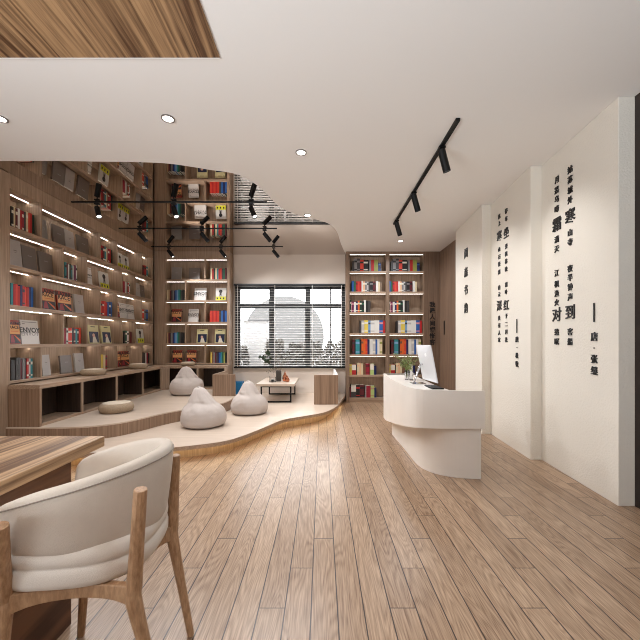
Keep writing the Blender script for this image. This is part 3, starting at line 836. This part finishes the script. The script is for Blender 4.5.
tag(o, 'plain white garden block with a dark flat top outside, left side of the window', 'garden building')
def shrub(px, Y, w, h, label):
    mb = MB(); X = (px - CX) * Y / F
    rnd = random.Random(int(px))
    for k in range(900):
        th = rnd.uniform(0, 2 * math.pi); ph = rnd.uniform(0.02, 1); rr = rnd.uniform(.55, 1)
        p = Vector((X + w * rr * math.cos(th) * math.sqrt(1 - (ph * .85) ** 2), Y + .5 * w * rr * math.sin(th), -.13 + h * ph * (.8 + .2 * rr)))
        a = Vector((rnd.uniform(-1, 1), rnd.uniform(-1, 1), rnd.uniform(-1, 1))).normalized() * .048
        b = a.cross(Vector((rnd.uniform(-1, 1), rnd.uniform(-1, 1), rnd.uniform(-1, 1)))).normalized() * .04
        mb.add([p - a, p - b, p + a, p + b], [(0, 1, 2, 3)])
    t = thing('shrub', (X, Y, -.13), label, 'shrub')
    mb.build('foliage', plain('grey_green_leaf', (72, 68, 62), .8), t)
    MB().tube([(X, Y, -.13), (X, Y, h * .6)], .03, 6).build('trunk', M_STEM, t)
shrub(240, 10.6, .35, 1.25, 'dark shrub outside, at the left edge of the window')
shrub(275, 10.2, .42, 1.45, 'dark shrub outside, behind the vase on the coffee table')
shrub(296, 10.8, .38, 1.35, 'dark shrub outside, below the middle of the round screen')
shrub(313, 10.2, .42, 1.4, 'dark shrub outside, by the second window post')
shrub(334, 10.6, .42, 1.38, 'dark shrub outside, at the right edge of the window')

# ------------------------------------------------------------------ lamps
def downlight(x, y, label, power=7, wide=125):
    t = thing('downlight', (x, y, 2.994), label, 'ceiling light', 'small round recessed ceiling lights')
    mb = MB(); n = 28
    for r0, r1, z0, z1 in ((.040, .052, 2.986, 2.989),):
        vs = []; fs = []
        for j in range(n):
            a = 2 * math.pi * j / n
            for r, z in ((r0, z0), (r1, z0), (r1, 2.9935), (r0, 2.9935)):
                vs.append((x + r * math.cos(a), y + r * math.sin(a), z))
        for j in range(n):
            k = (j + 1) % n
            for q in range(4):
                fs.append((j * 4 + q, k * 4 + q, k * 4 + (q + 1) % 4, j * 4 + (q + 1) % 4))
        mb.add(vs, fs)
    mb.build('trim_ring', plain('ring_grey', (120, 112, 106), .5), t)
    MB().lathe(x, y, [(.0395, 2.989), (.0395, 2.9935)], 24).build('lamp_glass', M_LENS, t)
    area('downlight_lamp', (x, y, 2.98), (0, 0, 0), .07, .07, power, (.90, .965, 1.04), spread=math.radians(wide), shape='DISK')
for x, y, l in ((-1.235, 2.726, 'round recessed ceiling light just beyond the wooden ceiling inlay'), (-2.58, 2.726, 'round recessed ceiling light cut off at the left edge'),
                (-.198, 3.213, 'round recessed ceiling light in the middle of the white ceiling'), (-.205, 4.80, 'tiny ceiling light beside the curved edge of the mirror ceiling'),
                (1.39, 6.03, 'tiny ceiling light near the tall bookcase top')):
    downlight(x, y, l, 6 if y < 4 else (14 if x < 0 else 11), 125 if y < 4 else 160)
for x, y, pw in ((-.2, 1.2, 1.5), (1.1, .6, 7), (-1.6, .4, 7), (.2, -1.4, 8)):
    area('ceiling_lamp', (x, y, 2.93), (0, 0, 0), .12, .12, pw, (.90, .965, 1.04), spread=math.radians(150), shape='DISK')

def spot(x, y, d, label, group, lens=False, cone=78, length=.17, aim=None, power=0, rad=.028, z=2.994, stem=.07):
    t = thing('spotlight', (x, y, z), label, 'spotlight', group)
    d = Vector(d).normalized()
    j = Vector((x, y, z - stem))
    MB().tube([(x, y, z - .02), tuple(j)], .008, 8).box(x - .03, x + .03, y - .018, y + .018, z - .034, z - .018).build('bracket', M_BLACK, t)
    a = j - d * length * .12; b = j + d * length * .88
    u_ = d.orthogonal().normalized(); v_ = d.cross(u_); n_s = 24; vs = []; fs = []
    for c_, r_ in ((a, .01), (a, rad * .93), (a + d * .004, rad), (b, rad), (b, rad * .86), (b - d * .018, rad * .80)):
        for q_ in range(n_s):
            w_ = 2 * math.pi * q_ / n_s
            vs.append(c_ + (u_ * math.cos(w_) + v_ * math.sin(w_)) * r_)
    for i_ in range(5):
        for q_ in range(n_s):
            k_ = (q_ + 1) % n_s
            fs.append((i_ * n_s + q_, i_ * n_s + k_, (i_ + 1) * n_s + k_, (i_ + 1) * n_s + q_))
    fs.append(tuple(range(n_s - 1, -1, -1)))
    MB().add(vs, fs).build('lamp_body', M_BLACK, t)
    MB().tube([tuple(b - d * .022), tuple(b - d * .018)], rad * .80, 20).build('lens', M_LENS, t)
    if power:
        l = bpy.data.lights.new('spot_lamp', 'SPOT'); l.energy = power; l.color = (.98, .98, .99)
        l.spot_size = math.radians(cone); l.spot_blend = 1.0; l.shadow_soft_size = .03
        o = bpy.data.objects.new('spot_lamp', l); COL.objects.link(o)
        p = b + d * .02
        o.location = p
        tgt = Vector(aim) if aim else p + d
        o.rotation_euler = (tgt - p).to_track_quat('-Z', 'Y').to_euler()
t = thing('track_rail', (1.09, 3.9, 2.99), 'black ceiling track rail running above the white desk', 'light track')
box('rail', M_BLACK, (1.073, 1.107, 2.72, 5.14, 2.972, 2.993), t)
for y, l in ((3.09, 'nearest black spotlight on the rail above the desk'), (4.03, 'middle black spotlight on the rail above the desk'), (4.96, 'farthest black spotlight on the rail above the desk')):
    spot(1.09, y, (.30, .12, -.92), l, 'spotlights on the rail above the desk', aim=(2.18, y + .05, 1.75), power=(30 if y < 4.5 else 14), length=.20, rad=.034)
NM = ['front', 'middle', 'rear']; NP = ['left', 'centre', 'right']
for i, (y, x1) in enumerate(((4.37, -.707), (5.39, -.713), (6.41, -.735))):
    t = thing('track_rail', (-1.95, y, 2.99), '%s black track rail across the mirrored ceiling of the reading corner' % NM[i], 'light track', 'track rails under the mirrored ceiling')
    box('rail', M_BLACK, (-3.22, x1, y - .010, y + .010, 2.992, 2.999), t)
    for k, x in enumerate((-2.89, -1.905, -.91)):
        d = ((.36, -.30, -.80), (.62, .25, -.75), (.62, -.02, -.78))[i]
        aim = (-3.0 + k * .2, y, 0.3) if k == 0 else None
        spot(x, y, d, '%s black spotlight on the %s rail under the mirrored ceiling' % (NP[k], NM[i]), 'spotlights under the mirrored ceiling', length=.165, power=60, cone=116, z=2.999, stem=.085, rad=.032)

# ------------------------------------------------------------------ reception desk
t = thing('reception_desk', (1.1, 3.6, 0), 'curved cream stone reception desk with a boat-shaped overhanging top', 'desk')
topc = catmull([(.834, 4.56), (.80, 4.1), (.793, 3.70), (.80, 3.30), (.856, 3.09), (1.0, 3.0), (1.2, 2.965), (1.412, 2.95)], 5)
baseline_ = catmull([(.91, 4.43), (.92, 4.0), (.925, 3.70), (.935, 3.32), (.985, 3.16), (1.08, 3.06), (1.22, 3.0), (1.392, 2.975)], 5)
back = [(1.412, 3.02), (1.24, 3.05), (1.17, 3.12), (1.16, 3.44), (1.2, 4.2), (1.25, 4.60), (1.24, 4.66)]
zb = lambda x, y: .18 + max(0, (4.45 - y)) * .177
# outer apron wall (20 mm), worktop inside just below its lip
apron_in = offset_line(topc, .022)
mb = MB().prism(topc + [(1.412, 2.973)] + list(reversed(apron_in[:-1])), zb, .775)
MBo = mb.build('apron', M_STONE, t)
mb = MB().prism(apron_in[:-2] + [(1.23, 3.03), (1.17, 3.12), (1.16, 3.44), (1.2, 4.2), (1.25, 4.60), (.95, 4.62), (.86, 4.58)], .70, .758)
mb.build('worktop', M_STONE, t)
mb = MB().prism(baseline_ + [(1.392, 3.03), (1.22, 3.06), (1.10, 3.16), (1.08, 3.5), (1.10, 4.43)], .0, .70)
mb.build('base', M_STONE, t)
MB().prism([(.95, 4.62), (1.25, 4.60), (1.25, 4.62), (.83, 4.585), (.834, 4.56)][::1], zb, .775).build('end_panel', M_STONE, t)

# desktop computer seen from behind
t = thing('desktop_computer', (1.10, 3.80, .758), 'silver all-in-one desktop computer on the reception desk, seen from behind', 'computer')
# projected corners of the back: (415,345) (430,345) top, (422,380)(437,384) bottom
def onp(px, py, Y): return Vector(((px - CX) * Y / F, Y, H + (HY - py) * Y / F))
q = [onp(422.5, 379, 3.72), onp(437.5, 383.5, 3.42), onp(430.3, 345, 3.52), onp(416.0, 345, 3.84)]
n_ = (q[1] - q[0]).cross(q[3] - q[0]).normalized()
if n_.y > 0: n_ = -n_
th = -n_ * .012
mb = MB().add(q + [v + th for v in q], [(0, 1, 2, 3), (7, 6, 5, 4), (1, 0, 4, 5), (2, 1, 5, 6), (3, 2, 6, 7), (0, 3, 7, 4)])
body = mb.build('screen_housing', M_ALU, t, bevel=.004)
mid = (q[0] + q[1] + q[2] + q[3]) / 4
rt = (q[1] - q[0]).normalized(); upv = n_.cross(rt).normalized()
if upv.z < 0: upv = -upv
nx, ny = (413.8 - CX) * 3.60 / F, 3.60
MB().tube([(nx, ny, .764), (nx + .035, ny + .015, .85), (nx + .075, ny + .03, .955), (nx + .10, ny + .035, .965)], .010, 10).build('stand_neck', M_CHROME, t, smooth=True)
MB().box(nx - .025, nx + .12, ny - .06, ny + .08, .759, .765).build('stand_foot', M_CHROME, t, bevel=.002)
# bitten fruit mark
lc = mid + upv * .085 - rt * .01 + n_ * .0015
pts = []
for k in range(28):
    a = 2 * math.pi * k / 28
    r = .020 * (1 + .10 * math.cos(2 * a) - (.22 if abs(a - .15) < .35 else 0) - .10 * max(0, math.cos(a - math.pi / 2)) ** 8)
    pts.append(lc + rt * r * math.cos(a) + upv * r * 1.08 * math.sin(a))
lf = [lc + upv * .023 + rt * .001, lc + upv * .026 + rt * .009, lc + upv * .036 + rt * .011, lc + upv * .031 + rt * .002]
MB().add(pts + [p + n_ * .001 for p in pts], [tuple(range(28, 56))] + [(i, (i + 1) % 28, 28 + (i + 1) % 28, 28 + i) for i in range(28)]).add(lf, [(0, 1, 2, 3)]).build('emblem', plain('bright_emblem', (250, 250, 250), .3), t)
# keyboard
o = MB().box(1.03, 1.14, 3.17, 3.42, .758, .768)
for r in range(10):
    for c in range(4): o.box(1.036 + c * .025, 1.056 + c * .025, 3.178 + r * .024, 3.196 + r * .024, .768, .771, 1)
o = o.build('keyboard', [M_BLACK, plain('key_grey', (52, 50, 50), .5)], loc=(1.08, 3.27, .758))
tag(o, 'small dark keyboard lying on the desk beside the computer', 'keyboard')
def glass(px, py, Y, h, r, label):
    p = onp(px, py, Y)
    mb = MB().lathe(p.x, Y, [(r * .9, .759), (r, .759 + h), (r * .92, .759 + h), (r * .83, .768), (0.002, .768)], 20)
    o = mb.build('drinking_glass', M_TUMB, loc=(p.x, Y, .759), smooth=True)
    tag(o, label, 'glass')
glass(411.3, 380, 3.92, .11, .024, 'empty clear glass tumbler on the desk, between the sprigs and the computer')
t = thing('potted_sprigs', (1.0, 4.0, .758), 'airy green sprigs standing in a clear glass on the reception desk', 'plant')
gx, gy = (406.8 - CX) * 4.0 / F, 4.0
MB().lathe(gx, gy, [(.024, .759), (.027, .872), (.0255, .872), (.0225, .766), (.002, .766)], 20).build('vase', M_TUMB, t, smooth=True)
rnd = random.Random(4); stm = MB(); lv = MB()
for k in range(26):
    a = rnd.uniform(0, 2 * math.pi); l = rnd.uniform(.05, .20); hh = rnd.uniform(.03, .20)
    c0 = Vector((gx, gy, .77)); c1 = Vector((gx + .25 * l * math.cos(a), gy + .25 * l * math.sin(a), .875 + hh * .4)); c2 = Vector((gx + l * math.cos(a), gy + l * math.sin(a), .86 + hh))
    stm.tube([c0, c1, c2], .0014, 4)
    for q_ in range(20):
        c = c1.lerp(c2, rnd.uniform(.3, 1.1)) + Vector((rnd.gauss(0, .012), rnd.gauss(0, .012), rnd.gauss(0, .012)))
        d1 = Vector((rnd.uniform(-1, 1), rnd.uniform(-1, 1), rnd.uniform(-1, 1))).normalized(); d2 = d1.orthogonal().normalized()
        lv.add([c - d1 * .010, c + d2 * .005, c + d1 * .010, c - d2 * .005], [(0, 1, 2, 3)])
stm.build('stems', M_SPRIG, t); lv.build('leaves', M_SPRIG, t)

# ------------------------------------------------------------------ coffee table and what stands on it
t = thing('coffee_table', (-.80, 6.35, .15), 'low coffee table with a pale wood top and black metal frame legs, below the window', 'table')
box('table_top', M_DECK, (-1.13, -.47, 5.83, 6.88, .438, .48), t, bevel=.002)
for y in (5.90, 6.80):
    mb = MB(); r = .0125
    mb.box(-1.065, -1.04, y - r, y + r, .151, .438).box(-.555, -.53, y - r, y + r, .151, .438)
    mb.box(-1.065, -.53, y - r, y + r, .151, .176).box(-1.065, -.53, y - r, y + r, .415, .438)
    mb.build('leg_frame', M_BLACK, t)
t = thing('vase', (-.80, 6.25, .48), 'dark square vase with leafy twigs on the coffee table', 'vase')
vx, vy = (278.8 - CX) * 6.25 / F, 6.25
mb = MB().box(vx - .045, vx + .045, vy - .045, vy + .045, .481, .50)
for a in ((-.045, .045, -.045, -.037), (-.045, .045, .037, .045), (-.045, -.037, -.037, .037), (.037, .045, -.037, .037)):
    mb.box(vx + a[0], vx + a[1], vy + a[2], vy + a[3], .50, .675)
mb.build('vase_body', plain('dark_bronze_vase', (62, 54, 48), .35), t, bevel=.003)
stm = MB(); lv = MB(); sm_ = MB()
rnd = random.Random(11)
for (ex, ez, big) in ((-.217, .308, 1), (-.327, .225, 1), (-.18, .15, 1), (-.06, .28, 0), (.04, .30, 0), (.20, .30, 0), (.27, .25, 0), (-.12, .02, 0), (-.2, -.06, 0), (.1, .2, 0)):
    p = [Vector((vx, vy, .60)), Vector((vx + ex * .35, vy - .01, .68 + ez * .55)), Vector((vx + ex, vy + rnd.uniform(-.08, .08), .69 + ez))]
    stm.tube(p, .002, 5)
    for q_ in range(9 if big else 16):
        tt = rnd.uniform(.84, 1.12) if big else rnd.uniform(.1, 1.1)
        sd = .026 if big else .02
        c = p[1].lerp(p[2], tt) + Vector((rnd.gauss(0, sd), rnd.gauss(0, sd), rnd.gauss(0, sd)))
        s_ = .030 if big else .008
        d1 = Vector((rnd.uniform(-1, 1), rnd.uniform(-.6, .6), rnd.uniform(-1, 1))).normalized(); d2 = d1.cross(Vector((rnd.uniform(-.4, .4), 1, rnd.uniform(-.4, .4)))).normalized()
        ring = [c + d1 * s_ * math.cos(w_) + d2 * s_ * .65 * math.sin(w_) for w_ in [k * math.pi / 4 for k in range(8)]]
        (lv if big else sm_).add(ring, [tuple(range(8))])
stm.build('twigs', M_STEM, t); lv.build('leaves', M_LEAF, t); sm_.build('small_leaves', plain('grey_bud', (104, 104, 92), .7), t)
cxg = (272.8 - CX) * 6.12 / F
t = thing('candle_holder', (cxg, 6.12, .48), 'small square glass candle holder left of the dark vase', 'candle holder')
MB().box(cxg - .055, cxg + .055, 6.07, 6.17, .481, .487).box(cxg - .055, cxg - .050, 6.07, 6.17, .487, .57).box(cxg + .050, cxg + .055, 6.07, 6.17, .487, .57).box(cxg - .05, cxg + .05, 6.07, 6.075, .487, .57).box(cxg - .05, cxg + .05, 6.165, 6.17, .487, .57).build('holder', M_TUMB, t)
MB().lathe(cxg, 6.12, [(.03, .488), (.03, .53), (.027, .532)], 18).build('candle', plain('candle_wax', (236, 230, 220), .5), t)
M_COP = plain('polished_copper', (196, 128, 98), .18, metal=1.0)
for px, h, r, l in ((285.0, .20, .050, 'taller copper teardrop ornament on the coffee table'), (288.0, .12, .038, 'smaller copper teardrop ornament at the right of the table decorations')):
    x = (px - CX) * 6.2 / F; y = 6.2 if h > .15 else 6.12
    pr = [(.4 * r, .481), (.85 * r, .49), (r, .481 + h * .28), (.9 * r, .481 + h * .45), (.55 * r, .481 + h * .62), (.25 * r, .481 + h * .78), (.10 * r, .481 + h * .97), (.05 * r, .481 + h)]
    o = MB().lathe(x, y, pr, 20).build('ornament', M_COP, loc=(x, y, .481), smooth=True)
    tag(o, l, 'ornament', 'copper ornaments on the coffee table')

# ------------------------------------------------------------------ beanbags
def beanbag(cx, cy, z0, w, h, lean, seed, label):
    mb = MB(); n, m = 56, 34
    prof = [(0.0, .74), (.02, .86), (.07, .95), (.16, 1.0), (.27, 1.0), (.37, .96), (.46, .88), (.52, .79), (.57, .69), (.64, .585), (.74, .475), (.83, .385), (.90, .31), (.95, .24), (.98, .17), (1.0, .04)]
    def R(v):
        for (a, ra), (b, rb) in zip(prof, prof[1:]):
            if v <= b:
                t_ = (v - a) / (b - a); t_ = t_ * t_ * (3 - 2 * t_) * .3 + t_ * .7
                return ra + (rb - ra) * t_
        return prof[-1][1]
    vs = []; fs = []
    for i in range(m):
        v = i / (m - 1)
        for j in range(n):
            a = 2 * math.pi * j / n
            r = R(v) * w / 2
            fold = 0
            # crease where the peak folds into the seat
            cr = math.exp(-((v - .60 + .04 * math.sin(2 * a + seed)) / .035) ** 2)
            fold -= cr * .11 * (0.6 + .5 * math.sin(3 * a + seed * 2))
            fold += .04 * math.sin(7 * a + 9 * v + seed) * math.exp(-((v - .62) / .16) ** 2)
            fold += .035 * noise.noise(Vector((2.2 * math.cos(a), 2.2 * math.sin(a), 3.5 * v + seed)))
            fold += .05 * noise.noise(Vector((6 * math.cos(a), 5 * math.sin(a), 9 * v + seed))) * (1 if v > .4 else .4)
            for s_ in range(5):            # vertical seams
                da = (a - s_ * 2 * math.pi / 5 - .4 + math.pi) % (2 * math.pi) - math.pi
                fold -= .02 * math.exp(-(da / .035) ** 2)
            r *= 1 + fold
            lx = lean[0] * max(0, v - .35) ** 1.2 * w; ly = lean[1] * max(0, v - .35) ** 1.2 * w
            zz = z0 + .002 + h * v + (.0 if v < .02 else .012 * math.sin(a * 2 + seed) * v * (1 - v) * 4)
            vs.append((cx + r * math.cos(a) + lx, cy + .92 * r * math.sin(a) + ly, zz))
    for i in range(m - 1):
        for j in range(n):
            k = (j + 1) % n
            fs.append((i * n + j, i * n + k, (i + 1) * n + k, (i + 1) * n + j))
    fs.append(tuple(range(n - 1, -1, -1))); fs.append(tuple((m - 1) * n + j for j in range(n)))
    mb.add(vs, fs)
    t = thing('beanbag', (cx, cy, z0), label, 'beanbag', 'greige beanbags on the platform')
    mb.build('bag', M_BAG, t, smooth=True, subsurf=1)
    px, py = cx + lean[0] * .65 ** 1.2 * w, cy + lean[1] * .65 ** 1.2 * w
    box('pull_loop', M_BAG, (px - .012, px + .012, py - .03, py + .03, z0 + h - .012, z0 + h + .006), t, bevel=.003)
beanbag(-2.33, 5.86, .30, .56, .475, (-.04, 0), 1.0, 'greige beanbag on the upper platform in front of the corner shelves')
beanbag(-1.485, 4.27, .15, .55, .485, (-.20, .05), 2.6, 'greige beanbag nearest the camera, in front of the curved step')
beanbag(-1.07, 5.02, .15, .545, .475, (-.06, 0), 4.1, 'greige beanbag beside the coffee table')

def pouf(cx, cy, z0, r, h, label):
    n = 40
    prof = [(.80 * r, z0), (.93 * r, z0 + .10 * h), (1.0 * r, z0 + .38 * h), (1.0 * r, z0 + .60 * h), (.95 * r, z0 + .80 * h), (.86 * r, z0 + .92 * h), (.76 * r, z0 + .97 * h), (.5 * r, z0 + h), (.02 * r, z0 + h)]
    t = thing('floor_cushion', (cx, cy, z0), label, 'cushion', 'round woven floor cushions')
    MB().lathe(cx, cy, prof, n).build('cushion_body', M_POUF, t, smooth=True)
    MB().lathe(cx, cy, [(.80 * r, z0 + h * .955), (.79 * r, z0 + h * .99), (.6 * r, z0 + h * 1.02), (.02 * r, z0 + h * 1.03)], n).build('cushion_top', plain('pale_cushion_top', (212, 198, 178), .9), t, smooth=True)
pouf((117.5 - CX) * 4.42 / F, 4.40, .301, .200, .12, 'round woven cushion on the upper platform floor, in front of the cubbies')
pouf((95 - CX) * 4.72 / F, 4.68, .745, .150, .085, 'round woven cushion on the long bench, nearer one')
pouf((139 - CX) * 5.85 / F, 5.82, .745, .145, .085, 'round woven cushion on the long bench, farther one')
pouf((188.3 - CX) * 6.59 / F, 6.585, .745, .135, .07, 'round woven cushion on the back bench under the corner shelves')

# ------------------------------------------------------------------ table and chair in the foreground
t = thing('dining_table', (-1.6, .9, 0), 'thick rustic wooden table at the left edge, beside the cream chair', 'table')
box('table_top', M_TABLE, (-2.1, -1.04, -.5, 1.628, .702, .75), t, bevel=.003)
box('leg_slab', M_TLEG, (-1.75, -1.068, .95, 1.45, 0, .702), t, bevel=.003)
box('leg_slab', M_TLEG, (-1.75, -1.068, -.35, .05, 0, .702), t, bevel=.003)

ct = thing('armchair', (-.82, 1.22, 0), 'cream upholstered barrel-back chair with oak legs, its back to the camera', 'chair')
ang = math.radians(180 + 5.8)
ct.rotation_euler = (0, 0, ang)           # local +x is the way the chair faces
def Lr(mb, name, mat, **k): return mb.build(name, mat, ct, local=True, **k)
# curved back shell
path = []
R1, R2 = .228, .203
for k in range(37):
    a = math.radians(-90 + k * 5)
    path.append((-R1 * math.cos(a) , R2 * math.sin(a)))
path = [(.175, -.190), (.13, -.197), (.08, -.201), (.03, -.203)] + path + [(.03, .203), (.08, .201), (.13, .197), (.175, .190)]
def topz(x): # rim height falls towards the arms
    u = (x + .228) / .403
    return .822 - .10 * max(0, u) ** 1.15
def botz(x):
    u = (x + .228) / .403
    return .550 + .006 * u
mb = MB(); K = len(path); sec = 16
vs = []
ins = []
for i, (x, y) in enumerate(path):
    a = Vector(path[max(i - 1, 0)]); b = Vector(path[min(i + 1, K - 1)])
    tn = (b - a).normalized(); nr = Vector((-tn.y, tn.x))   # points outwards? fix below
    if nr.dot(Vector((x - .0, y))) < 0: nr = -nr
    e = min(i, K - 1 - i); sc = [.35, .75, .93][e] if e < 3 else 1.0
    zt, zb_ = topz(x), botz(x); zm = (zt + zb_) / 2; hh = (zt - zb_) / 2 * (1 - (1 - sc) * .35)
    th_ = .030 * (.55 + .45 * sc)
    for j in range(sec):
        w_ = 2 * math.pi * j / sec
        cu, cz = math.cos(w_), math.sin(w_)
        pu = math.copysign(abs(cu) ** .55, cu) * th_
        pz = math.copysign(abs(cz) ** .38, cz) * hh
        lean_ = .014 * (pz / hh)
        vs.append((x + nr.x * (pu + lean_), y + nr.y * (pu + lean_), zm + pz))
fs = []
for i in range(K - 1):
    for j in range(sec):
        k = (j + 1) % sec
        fs.append((i * sec + j, (i + 1) * sec + j, (i + 1) * sec + k, i * sec + k))
fs.append(tuple(range(sec))); fs.append(tuple((K - 1) * sec + j for j in range(sec - 1, -1, -1)))
mb.add(vs, fs)
Lr(mb, 'backrest', M_FABRIC, smooth=True, subsurf=1)
# piping seam just under the rim outside
pp = []
for i in range(1, K - 1):
    x, y = path[i]
    tn = (Vector(path[i + 1]) - Vector(path[i - 1])).normalized(); nr = Vector((-tn.y, tn.x))
    if nr.dot(Vector((x, y))) < 0: nr = -nr
    pp.append((x + nr.x * .0385, y + nr.y * .0385, topz(x) - .024))
Lr(MB().tube(pp, .0022, 6), 'piping', plain('piping_cord', (150, 138, 126), .9))  # thin cord in its own tone, darker than the chair fabric
# seat cushion: rounded outline
def rr(scale, z, front=.21):
    out = []
    for k in range(48):
        a = 2 * math.pi * k / 48; c, s = math.cos(a), math.sin(a)
        x = math.copysign(abs(c) ** (.75 if c < 0 else .5), c) * (.235 if c < 0 else front) * scale
        y = math.copysign(abs(s) ** .7, s) * .217 * scale
        out.append((x, y, z))
    return out
def seat_mesh(levels):
    mb = MB(); vs = []; fs = []
    for sc, z in levels: vs += rr(sc, z)
    m = len(levels)
    for i in range(m - 1):
        for j in range(48):
            k = (j + 1) % 48; fs.append((i * 48 + j, i * 48 + k, (i + 1) * 48 + k, (i + 1) * 48 + j))
    fs.append(tuple(range(47, -1, -1))); fs.append(tuple((m - 1) * 48 + j for j in range(48)))
    return mb.add(vs, fs)
Lr(seat_mesh([(.90, .455), (.97, .462), (1.0, .48), (1.0, .505), (.985, .52), (.97, .524), (.985, .528), (1.0, .545), (.99, .565), (.95, .578), (.8, .587), (.4, .59), (.02, .59)]), 'seat', M_FABRIC2, smooth=True)
# wooden seat rail
def rail(p0, p1, sag, w=.024, h=.045, zc=.435):
    mb = MB(); n = 12; vs = []
    p0, p1 = Vector(p0), Vector(p1)
    d = (p1 - p0).normalized(); s_ = Vector((-d.y, d.x))
    for i in range(n + 1):
        t_ = i / n; c = p0.lerp(p1, t_) + s_ * sag * math.sin(math.pi * t_)
        fl = h * (.5 + .55 * abs(2 * t_ - 1) ** 4)
        for a, z in ((-w / 2, zc + h * .45), (w / 2, zc + h * .45), (w / 2, zc - fl), (-w / 2, zc - fl)):
            vs.append((c.x + s_.x * a, c.y + s_.y * a, z))
    fs = [(0, 1, 2, 3), (4 * n + 3, 4 * n + 2, 4 * n + 1, 4 * n)]
    for i in range(n):
        for j in range(4):
            k = (j + 1) % 4; fs.append((i * 4 + j, (i + 1) * 4 + j, (i + 1) * 4 + k, i * 4 + k))
    return mb.add(vs, fs)
legs = {'rear_near': ((-.225, .213)), 'rear_far': ((-.225, -.213))}
# local +y is towards the camera side (rotated about 180 degrees)
J = {'rn': (-.225, .20), 'rf': (-.225, -.15), 'fn': (.14, .205), 'ff': (.12, -.18)}
Lr(rail(J['rn'], J['rf'], .05), 'seat_rail', M_CHWOOD, bevel=.004)
Lr(rail(J['rn'], J['fn'], -.03), 'seat_rail', M_CHWOOD, bevel=.004)
Lr(rail(J['rf'], J['ff'], .03), 'seat_rail', M_CHWOOD, bevel=.004)
Lr(rail(J['fn'], J['ff'], -.02), 'seat_rail', M_CHWOOD, bevel=.004)
def leg(j, foot, top, topz_):
    x, y = j
    pts = [(foot[0], foot[1], .001), ((x + foot[0]) / 2, (y + foot[1]) / 2, .2), (x, y, .40), (x, y, .45), ((x + top[0]) / 2, (y + top[1]) / 2, (.45 + topz_) / 2), (top[0], top[1], topz_)]
    rad = [.013, .017, .023, .023, .020, .019]
    # flattened profile
    return MB().tube(catmull(pts, 4), [rad[min(i // 4, 5)] + (rad[min(i // 4 + 1, 5)] - rad[min(i // 4, 5)]) * (i % 4) / 4 for i in range(21)], 12)
Lr(leg(J['rn'], (-.30, .17), (-.258, .236), .763), 'leg', M_CHWOOD, smooth=False, bevel=.003)
Lr(leg(J['rf'], (-.30, -.14), (-.243, -.125), .745), 'leg', M_CHWOOD, smooth=False, bevel=.003)
Lr(leg(J['fn'], (.175, .19), (.100, .268), .690), 'leg', M_CHWOOD, smooth=False, bevel=.003)
Lr(leg(J['ff'], (.146, -.183), (.10, -.215), .60), 'leg', M_CHWOOD, smooth=False, bevel=.003)
